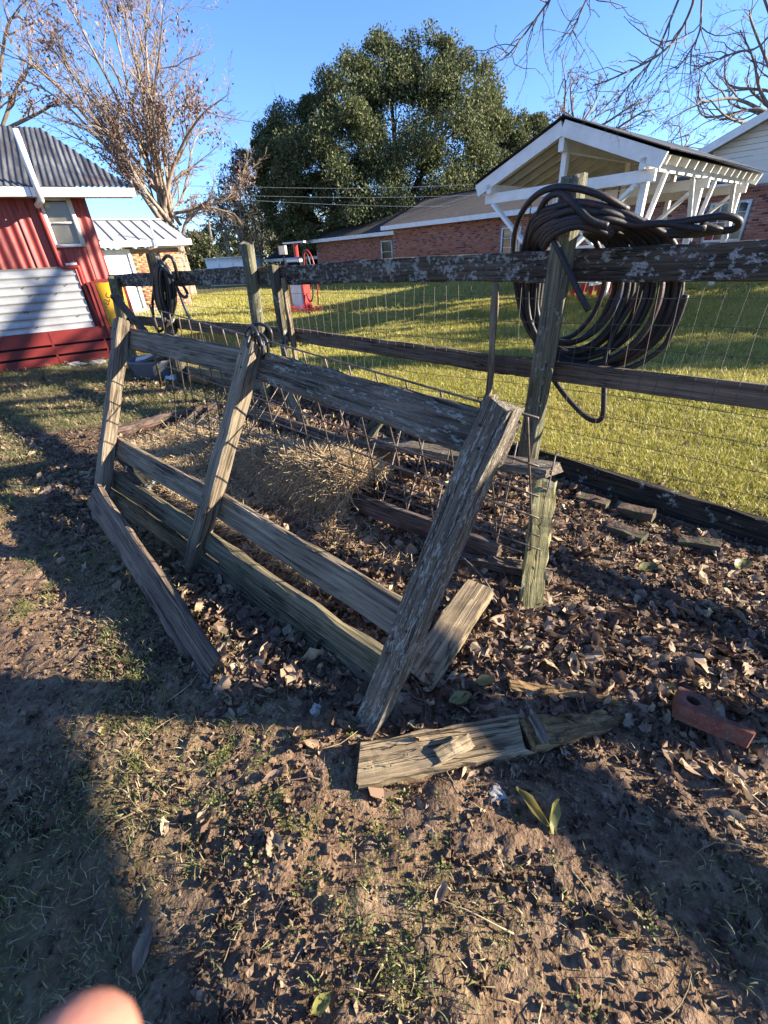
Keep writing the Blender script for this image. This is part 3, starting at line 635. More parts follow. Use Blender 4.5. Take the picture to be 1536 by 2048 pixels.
# ------------------------------------------------------------------ long brick house, white sided gable at its near end
hE = unit((.65, -.76, 0)); hN = np.array([hE[1], -hE[0], 0]); hP = G(1000, 426, 2.75); OV = .45       # fascia point
def hat(u, v, off=0.):
    p = PL(u, v, hP+hN*off, hN); return float((p-hP)@hE), float(p[2])
def HW(t, z, off=0.): return np.array([hP[0], hP[1], 0])+hE*t+hN*off+Zv(z)
house = thing('brick_house', HW(0, 0, -4), 'long red brick house with brown shingle roof and white fascia', 'house')
tA = hat(787, 470, -OV)[0]                                                                       # left corner of the near block
tS = hat(1210, 420, -OV)[0]; wO = HW(tA, 0, -OV); Lw = 24.0
zg = .1
wn = [(hat(1005, 460, -OV)[0]-tA, hat(1005, 460, -OV)[0]-tA+1.0, 1.0, 2.2)]
wx0 = hat(1415, 440, -OV)[0]-tA; wx1 = hat(1493, 440, -OV)[0]-tA; wz1 = hat(1470, 402, -OV)[1]; wz0 = max(.5, hat(1460, 476, -OV)[1]-.1)
wn.append((wx0, wx1, wz0, wz1))
brick_wall(house, wO, hE, Lw, zg, 2.70, 'brick_house', 'mortar_dark', [(h[0]-.03, h[1]+.03, h[2]-.03, h[3]+.03) for h in wn])
wall_face('wall', house, wO, hE, Lw, -.2, 2.72, 'mortar_dark', wn)
window(house, wO, hE, *wn[0], cols=2, rows=3, off=.02); window(house, wO, hE, *wn[1], cols=4, rows=4, off=.02, fw=.06)
# near block roof
tF0 = hat(762, 449)[0]; zF = 2.80; tG = hat(1330, 380)[0]; RB = -6.0
tr0, zR = hat(1000, 372, RB)
r0p = hat(850, 405, RB)
fa0, fa1 = HW(tF0, zF, 0), HW(9.0, zF, 0); rr0 = HW(r0p[0]+.3, zR, RB); rr1 = HW(9.0, zR, RB)
bk0, bk1 = HW(tF0, zF, 2*RB), HW(9, zF, 2*RB)
put('roof', pyd([fa0, fa1, rr1, rr0, bk0, bk1], [(0, 1, 2, 3), (0, 3, 4), (3, 2, 5, 4)]), 'shingles', house)
beam('ridge_cap', rr0+Zv(.02), rr1+Zv(.02), .05, .2, 'shingles', house)
beam('fascia', HW(tF0-.02, zF-.10, .02), HW(9.0, zF-.10, .02), .2, .04, 'white_paint', house); beam('fascia', HW(tF0-.02, zF-.10, -.01), HW(tF0-.02, zF-.10, 2*RB), .2, .04, 'white_paint', house)
put('soffit', pyd([HW(tF0, zF-.17, -.01), HW(9, zF-.17, -.01), HW(9, zF-.17, -OV), HW(tF0, zF-.17, -OV)], [(0, 1, 2, 3)]), 'white_old', house)
MB().box(wO+hN*-.1+Zv(1.2), wO-hN*5+Zv(1.2), 3.0, .1).build('end_wall', 'mortar_dark', house)
# far block, set back
OB = -1.3
tB0 = hat(636, 520, OB-OV)[0]; tB1 = tA+.2; w2 = HW(tB0, 0, OB-OV)
h2 = [(hat(764, 500, OB-OV)[0]-tB0, hat(786, 500, OB-OV)[0]-tB0, 1.0, 2.15)]
zF2 = hat(690, 474, OB)[1]+.05
brick_wall(house, w2, hE, tB1-tB0, .1, zF2-.12, 'brick_house', 'mortar_dark', [(h[0]-.03, h[1]+.03, h[2]-.03, h[3]+.03) for h in h2], limit=0)
wall_face('wall', house, w2, hE, tB1-tB0, -.2, zF2-.1, 'mortar_dark', h2); window(house, w2, hE, *h2[0], cols=1, rows=2, off=.02)
tF2 = hat(603, 488, OB)[0]; RB2 = OB-5.0; q = hat(755, 414, RB2)
f0, f1 = HW(tF2, zF2, OB), HW(tA+1.5, zF2, OB); s0, s1 = HW(q[0], q[1], RB2), HW(tA+3, q[1], RB2); k0, k1 = HW(tF2, zF2, OB-10), HW(tA+1.5, zF2, OB-10)
put('roof', pyd([f0, f1, s1, s0, k0, k1], [(0, 1, 2, 3), (0, 3, 4), (3, 2, 5, 4)]), 'shingles', house)
beam('fascia', HW(tF2-.02, zF2-.10, OB+.02), HW(tA+.6, zF2-.10, OB+.02), .2, .04, 'white_paint', house)
put('soffit', pyd([HW(tF2, zF2-.17, OB), HW(tA+.5, zF2-.17, OB), HW(tA+.5, zF2-.17, OB-OV), HW(tF2, zF2-.17, OB-OV)], [(0, 1, 2, 3)]), 'white_old', house)
MB().box(w2+Zv(1.2), w2-hN*5+Zv(1.2), 2.6, .1).build('end_wall', 'mortar_dark', house)
# white sided gable over the near block
sx0, sz0 = hat(1408, 300, .03); ax, az = sx0+5.2, None
slope = (hat(1536, 226, .03)[1]-sz0)/(hat(1536, 226, .03)[0]-sx0); az = sz0+slope*5.2
put('gable_wall', pyd([HW(sx0+.1, 2.72, -OV+.02), HW(sx0+10.2, 2.72, -OV+.02), HW(ax, az, -OV+.02)], [(0, 1, 2)]), 'siding', house)
z = 2.74
while z < az-.2:
    h0 = max(0, (z-sz0)/slope); a, c = sx0+.1+h0+.05, sx0+10.3-h0-.05
    if c-a > .3: put('siding_board', boxm(c-a, .022, .135), 'siding', house, axes(HW(a, z+.07, -OV+.035), HW(c, z+.07, -OV+.035), (*(hN[:2]*.12), 1.0)))
    z += .145
beam('barge_board', HW(sx0-.15, sz0-.1, .04), HW(ax, az, .04), .22, .04, 'white_paint', house); beam('barge_board', HW(ax, az, .04), HW(ax+5.3, sz0-.1, .04), .22, .04, 'white_paint', house)
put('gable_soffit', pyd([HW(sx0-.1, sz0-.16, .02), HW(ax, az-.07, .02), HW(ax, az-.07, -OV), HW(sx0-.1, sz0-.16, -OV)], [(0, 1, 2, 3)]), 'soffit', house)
put('gable_roof', pyd([HW(sx0-.25, sz0-.03, .07), HW(ax, az+.12, .07), HW(ax, az+.12, -8), HW(sx0-.25, sz0-.03, -8), HW(ax+5.4, sz0-.03, .07), HW(ax+5.4, sz0-.03, -8)], [(0, 1, 2, 3), (1, 4, 5, 2)]), 'shingles', house)
# carport with dark roof at the far end of the house
cp = thing('carport', HW(tB0-3, 0, OB-3), 'open carport with dark roof joined to the far end of the brick house', 'carport')
c0 = hat(528, 519, OB-1.5); c1 = hat(631, 508, OB-1.5); cr0 = hat(585, 479, OB-4.5)
C0, C1 = HW(c0[0], c0[1], OB-1.5), HW(tB0+.0, c0[1], OB-1.5); R0, R1 = HW(cr0[0], cr0[1], OB-4.5), HW(tB0+.8, cr0[1], OB-4.5)
put('roof', pyd([C0, C1, R1, R0, HW(c0[0], c0[1], OB-7.5), HW(tB0, c0[1], OB-7.5)], [(0, 1, 2, 3), (0, 3, 4), (3, 2, 5, 4)]), 'black_roof', cp)
beam('fascia', C0-Zv(.1), C1-Zv(.1), .2, .05, 'white_paint', cp)
for t in np.linspace(c0[0]+.3, tB0-.3, 4): beam('post', HW(t, -.05, OB-1.7), HW(t, c0[1]-.15, OB-1.7), .1, .1, 'white_old', cp, hN)
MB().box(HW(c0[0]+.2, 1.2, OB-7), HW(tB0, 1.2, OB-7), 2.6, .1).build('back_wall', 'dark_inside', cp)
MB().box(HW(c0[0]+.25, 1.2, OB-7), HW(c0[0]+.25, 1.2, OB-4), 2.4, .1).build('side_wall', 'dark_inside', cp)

# ------------------------------------------------------------------ long white shed far left
sh0 = AY(416, 545, 39.); sh1 = AY(503, 540, 37.); sE = unit((sh1-sh0)*[1, 1, 0]); sN = np.array([sE[1], -sE[0], 0]); LS = 4.0
shed = thing('storage_shed', sh0, 'long low white storage shed far off beneath the dark trees', 'shed')
def SW(t, z, off=0.): return np.array([sh0[0], sh0[1], 0])+sE*t+sN*off+Zv(z)
sz = AY(440, 518, float(sh0[1]))[2]
MB().box(SW(0, sz/2, -.8), SW(LS, sz/2, -.8), sz, 1.6).build('wall', 'white_paint', shed)
MB().box(SW(-.1, sz+.05, -.8), SW(LS+.1, sz+.05, -.8), .08, 1.9).build('roof', 'white_old', shed)
for k in range(3): beam('door', SW(.2+1.3*k, sz*.45, .03), SW(1.35+1.3*k, sz*.45, .03), sz*.8, .04, 'white_door', shed)
beam('window', SW(-.02, sz*.55, -1.1), SW(-.02, sz*.55, -.5), sz*.5, .04, 'glass', shed)

# ------------------------------------------------------------------ white pavilion with swings
pE = unit((.76, .65, 0)); pA = np.array([-pE[1], pE[0], 0]); pO = G(1333, 303, 2.5)*[1, 1, 0]
W_, L_ = 3.3, 5.3; gzp = float(gz(*(pO+pE*2+pA*1.5)[:2]))
def PV(a, b, z): return pO+pA*a+pE*b+Zv(z)
pav = thing('pavilion', PV(1.6, 2.6, gzp), 'white timber swing pavilion with gable roof and slanted braces on the lawn', 'pavilion')
AZ, EZ = 3.15, 2.50
for a0, a1 in ((-.0, W_/2), (W_, W_/2)):
    corr_sheet('roof_sheet', PV(a0-.08*(1 if a0 == 0 else -1), -.1, EZ+.02), pE, unit(PV(a1, 0, AZ)-PV(a0, 0, EZ)), L_+.2, float(np.linalg.norm(PV(a1, 0, AZ)-PV(a0, 0, EZ)))+.1, 'roof_tin', pav, pitch=.076, amp=.008)
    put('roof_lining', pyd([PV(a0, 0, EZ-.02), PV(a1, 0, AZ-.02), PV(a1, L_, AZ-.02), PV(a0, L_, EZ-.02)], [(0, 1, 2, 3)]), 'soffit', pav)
    for bb in (-.03, L_+.03): beam('barge_board', PV(a0, bb, EZ-.10), PV(a1, bb, AZ-.10), .20, .04, 'white_paint', pav)
    for k in range(13):
        b_ = .2+k*(L_-.4)/12
        beam('rafter', PV(a0+(.02 if a0 == 0 else -.02), b_, EZ-.08), PV(a1, b_, AZ-.08), .11, .04, 'white_old', pav)
beam('ridge_beam', PV(W_/2, -.02, AZ-.30), PV(W_/2, L_, AZ-.30), .2, .09, 'white_paint', pav)
TZ = 2.28
for a in (.28, W_-.28): beam('eave_beam', PV(a, -.05, TZ+.12), PV(a, L_, TZ+.12), .14, .09, 'white_paint', pav)
for k, b_ in enumerate((.10, 2.6, 5.1)):
    beam('tie_beam', PV(.12, b_, TZ-.02), PV(W_-.12, b_, TZ-.02), .16, .06, 'white_paint', pav)
    beam('post', PV(W_/2, b_+.07, gzp-.1), PV(W_/2, b_+.07, AZ-.4), .11, .09, 'white_paint', pav, pE)
    beam('brace', PV(.35, b_-.06, TZ-.12), PV(W_/2-.05, b_-.06, 1.05), .13, .05, 'white_paint', pav, pE); beam('brace', PV(W_-.35, b_-.06, TZ-.12), PV(W_/2+.05, b_-.06, 1.05), .13, .05, 'white_paint', pav, pE)
    beam('post', PV(.28, b_+.08, gzp-.1), PV(.28, b_+.08, TZ+.04), .10, .10, 'white_paint', pav, pE)
    for d in (-1, 1):
        if 0 <= b_+.08+d*.6 <= L_: beam('brace', PV(.24, b_+.08+d*.06, 1.35), PV(.24, b_+.08+d*.62, TZ+.05), .07, .05, 'white_paint', pav, pA)
def chain(A, B, parent):
    n = int(np.linalg.norm(np.array(B)-A)/.06); mb = MB(); a = np.linspace(0, 2*math.pi, 9)[:-1]
    for i in range(n):
        c = lerp(A, B, (i+.5)/n); h = np.array([1, 0, 0]) if i % 2 else np.array([0, 1, 0])
        mb.tube([c+h*.016*math.cos(t)+Zv(.04*math.sin(t)) for t in a], .006, 4, True)
    return mb.build('chain', 'chain', parent)
sw1 = thing('porch_swing', PV(2.2, 1.0, .8), 'white slatted bench swing hanging on chains inside the pavilion', 'swing')
for a, b_ in ((1.15, .7), (1.15, 1.3), (2.55, .7), (2.55, 1.3)): chain(PV(a, b_, TZ+.02), PV(a, b_, .85), sw1)
for k in range(5): beam('slat', PV(1.0, .72+k*.14, .80), PV(2.7, .72+k*.14, .80), .03, .1, 'white_paint', sw1)
for k in range(4): beam('slat', PV(1.0, 1.36+.03*k, .92+k*.14), PV(2.7, 1.36+.03*k, .92+k*.14), .1, .03, 'white_paint', sw1)
for a in (1.1, 2.6): beam('frame', PV(a, .68, .76), PV(a, 1.38, .76), .05, .05, 'white_paint', sw1)
# red slatted bench under the pavilion
rbq = G(1165, 592, .35); bench = thing('slatted_bench', rbq-Zv(.2), 'bright red slatted bench standing on the lawn under the pavilion', 'bench')
bx = unit((.80, -.60, 0)); by = np.array([bx[1], -bx[0], 0])
for k in range(9): beam('slat', rbq+bx*(-.75+k*.19)+by*.25+Zv(-.02), rbq+bx*(-.75+k*.19)-by*.12+Zv(.62), .10, .025, 'red_bright', bench, bx)
for z_, o_ in ((-.02, .27), (.55, -.06)): beam('rail', rbq-bx*.9+by*o_+Zv(z_), rbq+bx*.95+by*o_+Zv(z_), .08, .04, 'red_bright', bench)
for k in range(4): beam('seat_slat', rbq-bx*.9+by*(.30+.11*k)+Zv(-.05), rbq+bx*.95+by*(.30+.11*k)+Zv(-.05), .03, .09, 'red_bright', bench)
for s_ in (-.8, .85):
    for o_ in (.1, .6): beam('leg', rbq+bx*s_+by*o_+Zv(-.5), rbq+bx*s_+by*o_+Zv(-.06), .06, .06, 'red_bright', bench, bx)

# ------------------------------------------------------------------ old fuel pump with flowers round its foot
fp = G(604, 622); pumpz = 0
pump = thing('fuel_pump', fp, 'old red and white fuel pump standing on the lawn', 'fuel pump'); fx = unit((.86, -.5, 0)); fy = np.array([fx[1], -fx[0], 0])
def FU(a, b, z): return fp+fx*a+fy*b+Zv(z)
put('body', board_mesh(.95, .50, .34, 6, 0, .05, 0, 0), 'white_paint', pump, axes(FU(0, 0, .08), FU(0, 0, 1.03), fy))
put('side_panel', board_mesh(1.2, .07, .36, 4, 0, .02, 0, 0), 'red_bright', pump, axes(FU(.28, 0, .05), FU(.28, 0, 1.25), fy)); put('side_panel', board_mesh(1.25, .08, .36, 4, 0, .02, 0, 0), 'yellow_paint', pump, axes(FU(-.28, 0, .05), FU(-.28, 0, 1.30), fy))
put('dial_case', board_mesh(.36, .44, .30, 4, 0, .05, 0, 0), 'black_roof', pump, axes(FU(0, 0, 1.03), FU(0, 0, 1.39), fy))
beam('dial', FU(-.08, .17, 1.2), FU(.16, .17, 1.2), .2, .02, 'white_door', pump)
put('top_cover', board_mesh(.44, .32, .08, 4, 0, .03, 0, 0), 'white_paint', pump, axes(FU(-.22, 0, 1.42), FU(.22, 0, 1.42)))
put('globe_post', board_mesh(.36, .14, .12, 4, 0, .04, 0, 0), 'red_bright', pump, axes(FU(.08, 0, 1.54), FU(.08, 0, 1.86), fy))
beam('top_sign', FU(-.35, 0, 1.90), FU(.45, 0, 1.90), .04, .12, 'white_paint', pump)
tube('pump_hose', spline([FU(.32, .05, 1.25), FU(.42, .1, 1.62), FU(.58, .12, 1.55), FU(.66, .12, 1.1), FU(.62, .15, .45), FU(.48, .15, .30), FU(.36, .12, .5)], 6), .025, 'black_rubber', pump, 6)
tube('pump_hose', spline([FU(.32, .0, 1.25), FU(.46, .05, 1.68), FU(.68, .05, 1.5), FU(.78, .05, .9), FU(.72, .05, .2)], 6), .02, 'red_bright', pump, 6)
def blossoms(name, c, rad, n, mat, label):
    mb = MB()
    for _ in range(n):
        a = random.uniform(0, 6.28); r = rad*math.sqrt(random.random()); p = np.array([c[0]+r*math.cos(a)*1.3, c[1]+r*math.sin(a)*.7, c[2]+random.uniform(.05, .24)])
        for k in range(5):
            t = k*1.256+a; q = np.array([math.cos(t), math.sin(t), .3])*.045
            s_ = np.array([-math.sin(t), math.cos(t), 0])*.025; mb.add([p, p+q*.6+s_, p+q, p+q*.6-s_], [(0, 1, 2, 3)])
    o = mb.build(name, mat); tag(o, label, 'flowers')
blossoms('flower_bed', G(612, 628), .42, 130, 'flower_red', 'red flowers round the foot of the fuel pump'); blossoms('flower_bed', G(560, 626), .38, 110, 'flower_yellow', 'orange and yellow flowers beside the fuel pump')
# small boxy yard lamp and white board near the pump
lp = AY(572, 545, 24.); lamp = thing('yard_light', lp*[1, 1, 0], 'square glass yard light on a thin dark pole before the carport', 'lamp')
lt = AY(561, 501, 24.); tube('pole', [lp*[1, 1, 0], (lp[0], lp[1], lt[2]-.2)], .04, 'black_roof', lamp, 6)
put('lamp_head', board_mesh(.36, .36, .36, 2, 0, .05, 0, 0), 'stone', lamp, axes((lp[0], lp[1], lt[2]-.2), (lp[0], lp[1], lt[2]+.22), (1, 0, 0))); beam('cap', (lp[0]-.2, lp[1], lt[2]+.26), (lp[0]+.2, lp[1], lt[2]+.26), .05, .4, 'black_roof', lamp)

# ------------------------------------------------------------------ trees
def tree_skeleton(rng, stems, depth, ratio=.62, kids=(5, 5, 4), spread=.6, droop=0.0, wig=.12, upb=.15, minr=.006, npt=6, start=.3):
    """stems: list of (points, r0, r1); returns list of (pts, radii, level) polylines"""
    out = []
    def grow(p, d, L, r, lev):
        pts = [p]; dd = unit(d); n = npt if lev < 2 else 4
        for i in range(n):
            dd = unit(dd + rng.normal(0, wig, 3) + np.array([0, 0, (upb-droop*lev)*.35])); p = p+dd*L/n; pts.append(p)
        rad = np.linspace(r, max(minr*.6, r*.35), n+1); out.append((np.array(pts), rad, lev)); branch(np.array(pts), rad, L, lev)
    def branch(pts, rad, L, lev):
        if lev >= depth: return
        nk = kids[min(lev, len(kids)-1)]; n = len(pts)
        for k in range(nk):
            t = start+(1-start)*(k+rng.random())/nk; x = t*(n-1); i = min(int(x), n-2); q = pts[i]+(pts[i+1]-pts[i])*(x-i)
            d = unit(pts[i+1]-pts[i]); s = rng.normal(0, 1, 3); s -= d*np.dot(s, d); s = unit(s)
            a = spread*(.6+.7*rng.random()); nd_ = d*math.cos(a)+s*math.sin(a)
            grow(q, nd_, L*ratio*(.55+.6*rng.random())*(1-.35*t), max(minr, float(np.interp(x, range(n), rad))*.6), lev+1)
    for (P, r0, r1) in stems:
        P = np.array(P, float); rad = np.linspace(r0, r1, len(P)); out.append((P, rad, 0)); branch(P, rad, float(np.linalg.norm(np.diff(P, axis=0), axis=1).sum()), 0)
    return out
def skel_mesh(sk, kk=(7, 5, 3, 3, 3)):
    mb = MB()
    for P, r, lev in sk: mb.tube(P, r, kk[min(lev, 4)])
    return mb
def leaf_quads(c, size, rng, aspect=.45, normal_bias=None, droop=0.0):
    n = len(c); d = rng.normal(0, 1, (n, 3)); d[:, 2] -= droop; d /= np.linalg.norm(d, axis=1, keepdims=True)
    s = np.cross(d, rng.normal(0, 1, (n, 3)) if normal_bias is None else normal_bias+rng.normal(0, .6, (n, 3))); s /= np.maximum(np.linalg.norm(s, axis=1, keepdims=True), 1e-6)
    z = (size*(.6+.8*rng.random(n)))[:, None]
    v = np.stack([c-d*z*.5, c+s*z*aspect*.5, c+d*z*.5, c-s*z*aspect*.5], 1).reshape(-1, 3)
    return v, np.arange(4*n).reshape(-1, 4)
def plant(name, loc, label, cat, bark, sk, foliage=None, leafm=None, group=None, leafname='foliage', merge=False):
    t = thing(name, loc, label, cat, group)
    if sk:
        tr = [q for q in sk if q[2] == 0 or merge]; br = [q for q in sk if q[2] > 0 and not merge]
        skel_mesh(tr).build('trunk', bark, t, True)
        if br: skel_mesh(br).build('branches', bark, t, True)
    if foliage is not None:
        o = put(leafname, npmesh(*foliage), leafm, t); tag(o, None, None, None, 'stuff')
    return t
rng = np.random.default_rng(21)
# big bare tree behind the garage: many rising stems from one low fork, brown leaves hanging on
ty = 29.0; tb = AY(345, 470, ty); base = np.array([tb[0], tb[1], 0])
def TP(u, v, dy=0.0): return AY(u, v, ty+dy)
stems = [([base, TP(345, 470)], .55, .42)]
targets = [(-40, 60, -3), (40, 0, 1), (95, -60, -2), (150, -90, 2), (205, -110, -2), (255, -90, 3), (300, -40, 0), (330, -20, -3), (370, 130, 1), (455, 190, -2), (490, 330, 2), (190, 250, -3), (120, 150, 2), (425, 250, 4), (15, 150, 1)]
fk = TP(335, 440)
for (u, v, dy) in targets:
    e = TP(u, v, dy); m1 = lerp(fk, e, .35)+np.array([0, 0, .8 if v < 250 else -.4])+rng.normal(0, .35, 3); m2 = lerp(fk, e, .7)+np.array([0, 0, .6])+rng.normal(0, .45, 3)
    stems.append((spline([fk+rng.normal(0, .25, 3), m1, m2, e], 4), .085+.05*rng.random(), .012))
stems.append((spline([TP(365, 470), TP(375, 440), TP(410, 415), TP(470, 428)], 4), .10, .03))
sk = tree_skeleton(rng, stems, 3, .40, (15, 9, 5), .6, .02, .15, .12, .0062, 6, .12)
ends = np.concatenate([P[1:] for P, r, l in sk if l >= 2]); pick = ends[(rng.random(len(ends)) < .24) & (vnoise(ends[:, 0]*1.0+ends[:, 1], ends[:, 2], .55) > .64)]
px_u = np.array([768+F*((p-CAM)@cright)/((p-CAM)@fwd) for p in pick])
pick = pick[rng.random(len(pick)) < np.where(px_u > 180, 1.0, .45)]
pick = np.repeat(pick, 2, 0)+rng.normal(0, .22, (2*len(pick), 3))
plant('bare_tree', base, 'large many-stemmed bare tree with hanging brown leaves behind the tan garage', 'tree', 'bark_pale', sk, leaf_quads(pick, .17, rng, .42, None, .9), 'leaf_brown', None, 'leaves')
# second bare tree at the left edge
tb = AY(-60, 330, 38.0); b2 = np.array([tb[0], tb[1], 0]); sk = tree_skeleton(rng, [([b2, (tb[0], tb[1], 5), (tb[0]+.6, tb[1], 9)], .4, .25)]+[(spline([(tb[0]+.3, tb[1], 6+q), AY(u-50, v+30, 38), AY(u, v, 38)], 4), .14, .03) for q, (u, v) in enumerate([(60, 40), (90, 130), (50, -60), (120, 200), (-40, -40), (20, 200)])], 3, .45, (9, 6, 4), .6, .02, .14, .1, .012)
ends = np.concatenate([P[1:] for P, r, l in sk if l >= 2]); pick = ends[rng.random(len(ends)) < .25]
plant('bare_tree', b2, 'bare brown tree at the left edge rising over the barn roof', 'tree', 'bark_pale', sk, leaf_quads(pick, .22, rng, .45, None, .8), 'leaf_brown', None, 'leaves')
# big live oak behind the brick house: clumps of small leaves on a limb frame
def crown(clumps, y, rng, per, leaf, sub=26, subr=.34, depth=.8, aspect=.5, zsq=.9):
    cs = []
    for (u, v, rp, dy) in clumps:
        c = AY(u, v, y+dy); R = rp*np.dot(c-CAM, fwd)/F
        d = rng.normal(0, 1, (sub, 3)); d[:, 1] *= depth; d[:, 2] = d[:, 2]*zsq+.12; d /= np.linalg.norm(d, axis=1, keepdims=True)
        for q in c+d*R*(.55+.45*rng.random((sub, 1))**.5): cs.append((q, R*subr*(.65+.7*rng.random())))
    P = []
    for q, r in cs:
        d = rng.normal(0, 1, (per, 3)); d /= np.linalg.norm(d, axis=1, keepdims=True)
        d[:, 2] = np.abs(d[:, 2])*1.35-.30; P.append(q+d*r*(.35+.75*rng.random((per, 1))**.7))
    P = np.concatenate(P); return leaf_quads(P, leaf, rng, aspect, None, -.5), cs
oy = 40.0
oak = [(800, 272, 105, 0), (700, 212, 66, -1), (780, 157, 57, 1), (860, 152, 59, 0), (935, 202, 59, -1), (970, 252, 44, 1), (900, 272, 88, -3), (690, 292, 70, -3), (590, 282, 52, 1), (560, 342, 45, 0), (620, 352, 70, -2), (575, 422, 48, 1), (640, 432, 61, -2), (730, 382, 79, -4), (830, 392, 83, -4), (920, 372, 83, -3), (1000, 332, 61, -1), (1050, 287, 42, 1), (1075, 322, 35, 0), (990, 412, 52, -2), (720, 452, 52, -2), (545, 292, 33, 2), (600, 472, 39, 0), (640, 237, 35, 1), (1040, 362, 48, 0)]
fol, cs = crown(oak, oy, rng, 320, .165, 44, .36)
ob = AY(800, 500, oy); ob = np.array([ob[0], ob[1], 0])
st = [([ob, ob+[.2, 0, 2.2], ob+[.1, 0, 4]], .75, .55)]+[(spline([ob+[0, 0, 3.2], lerp(ob+[0, 0, 3.6], AY(u, v, oy+dy), .5)+[0, 0, .6], AY(u, v, oy+dy)], 3), .28, .06) for (u, v, rp, dy) in oak[::2]]
plant('oak_tree', ob, 'huge dark green evergreen oak towering behind the brick house', 'tree', 'bark_dark', tree_skeleton(rng, st, 2, .4, (5, 4), .7), fol, 'leaf_oak', merge=True)
# smaller trees and shrubs along the far edge
def bush(name, label, clumps, y, mat, leaf=.2, per=40, sub=16, bark='bark_dark', group=None, stemw=.10, cat='tree', limbs=True):
    fol, cs = crown(clumps, y, rng, per, leaf, sub, .42)
    u, v, rp, dy = clumps[0]; b = AY(u, v, y); b = np.array([b[0], b[1], float(gz(b[0], b[1]))])
    st = [(spline([b+rng.normal(0, .15, 3)*[1, 1, 0], lerp(b, AY(u2, v2, y+d2), .55)+rng.normal(0, .25, 3), AY(u2, v2, y+d2)], 3), stemw, stemw*.25) for (u2, v2, r2, d2) in clumps[:8]]
    return plant(name, b, label, cat, bark, tree_skeleton(rng, st, 2 if limbs else 0, .45, (5, 3), .6, 0, .12, .1, .01), fol, mat, group)
bush('slender_tree', 'thin olive and brown tree between the bare tree and the oak', [(500, 430, 42, 0), (480, 400, 40, 0), (505, 360, 34, 0), (470, 450, 38, 1), (525, 410, 34, 0), (520, 460, 36, 1), (455, 420, 26, 1), (495, 330, 22, 0)], 44, 'leaf_olive', .19, 60, 18, 'bark_pale')
bush('slender_tree', 'russet leafed tree leaning between the bare tree and the olive tree', [(450, 400, 34, 0), (470, 360, 26, 0), (445, 440, 26, 0), (430, 420, 20, 0), (480, 330, 20, 0)], 40, 'leaf_brown', .16, 30, 16, 'bark_pale')
bush('evergreen_tree', 'dark green tree low beyond the white storage shed', [(490, 490, 46, 0), (450, 495, 40, 2), (420, 500, 34, 0), (520, 480, 40, 1), (470, 465, 30, 0)], 72, 'leaf_shrub', .4, 46, 18)
bush('evergreen_tree', 'dark round shrubby tree just right of the garage roof', [(378, 505, 30, 0), (398, 512, 34, 0), (365, 520, 26, 1), (420, 525, 26, 0), (390, 540, 30, 0)], 50, 'leaf_shrub', .3, 46, 18)
bush('russet_bush', 'small russet bush peeping over the garage roof corner', [(388, 482, 17, 0), (378, 490, 14, 0), (398, 492, 14, 0)], 58, 'leaf_brown', .24, 34, 14, cat='bush')
bush('evergreen_tree', 'dark tree behind the black carport roof', [(560, 470, 34, 0), (540, 445, 34, 0), (575, 500, 30, 0), (535, 490, 34, 0)], 56, 'leaf_shrub', .3, 46, 18)
bush('yellow_bush', 'sunlit yellow-green bush above the black carport roof', [(620, 462, 26, 0), (650, 458, 28, 0), (598, 470, 22, 0), (672, 450, 24, 0), (640, 480, 24, 0)], 52, 'leaf_yellow', .24, 44, 16, 'bark_pale', cat='bush')
bush('evergreen_tree', 'dark tree glimpsed under the oak above the house roof', [(700, 450, 34, 0), (740, 430, 30, 0), (790, 415, 36, 0), (850, 405, 40, 0), (910, 395, 40, 0)], 54, 'leaf_shrub', .3, 40, 16)
bush('russet_bush', 'thin russet tree at the right flank of the oak', [(1085, 270, 20, 0), (1092, 300, 18, 0), (1078, 320, 18, 0), (1070, 250, 14, 0)], 46, 'leaf_olive', .2, 14, 12, 'bark_pale', cat='tree')
# dead pole with broken top
dp = AY(430, 520, 66); tt = AY(417, 440, 66)
dt = thing('utility_pole', dp*[1, 1, 0], 'leaning old wooden utility pole left of the olive tree', 'pole'); tube('pole', [dp*[1, 1, 0], dp+[0, 0, 1], tt], [.22, .2, .14], 'pole_wood', dt, 8)
beam('crossarm', tt-[1.0, 0, .5], tt+[1.0, 0, -.5], .14, .12, 'pole_wood', dt)
# bare trees at right, beyond the roofs
def baretree(label, u, v, y, tops, r=.2, seed=1, kids=(9, 6, 4), bark='bark_grey', depth=3, minr=.011, leaves=0, fork=.45):
    rg = np.random.default_rng(seed); b = AY(u, v, y); b0 = np.array([b[0], b[1], 0]); f = np.array([b[0], b[1], AY(u, v, y)[2]])
    st = [([b0, lerp(b0, f, .6)+rg.normal(0, .1, 3), f], r*1.5, r)]
    for (uu, vv_) in tops:
        e = AY(uu, vv_, y+rg.uniform(-2.5, 2.5)); st.append((spline([f, lerp(f, e, .4)+rg.normal(0, .4, 3), lerp(f, e, .75)+rg.normal(0, .4, 3), e], 4), r*.55, .025))
    sk = tree_skeleton(rg, st, depth, .45, kids, .6, .0, .15, .08, minr)
    fl = None
    if leaves: 
        ends = np.concatenate([P[1:] for P, q, l in sk if l >= 2]); fl = leaf_quads(ends[rg.random(len(ends)) < leaves], .2, rg)
    return plant('bare_tree', b0, label, 'tree', bark, sk, fl, 'leaf_brown', None, 'leaves')
baretree('bare grey tree seen above the pavilion ridge', 1150, 270, 44, [(1115, 190), (1150, 160), (1190, 165), (1230, 190), (1280, 215), (1110, 230), (1260, 240), (1310, 230)], .2, 3, leaves=.06)
baretree('small bare tree between the pavilion roof and the white gable', 1365, 300, 50, [(1345, 250), (1365, 240), (1385, 255), (1400, 270), (1420, 280)], .1, 4, (6, 5, 3))
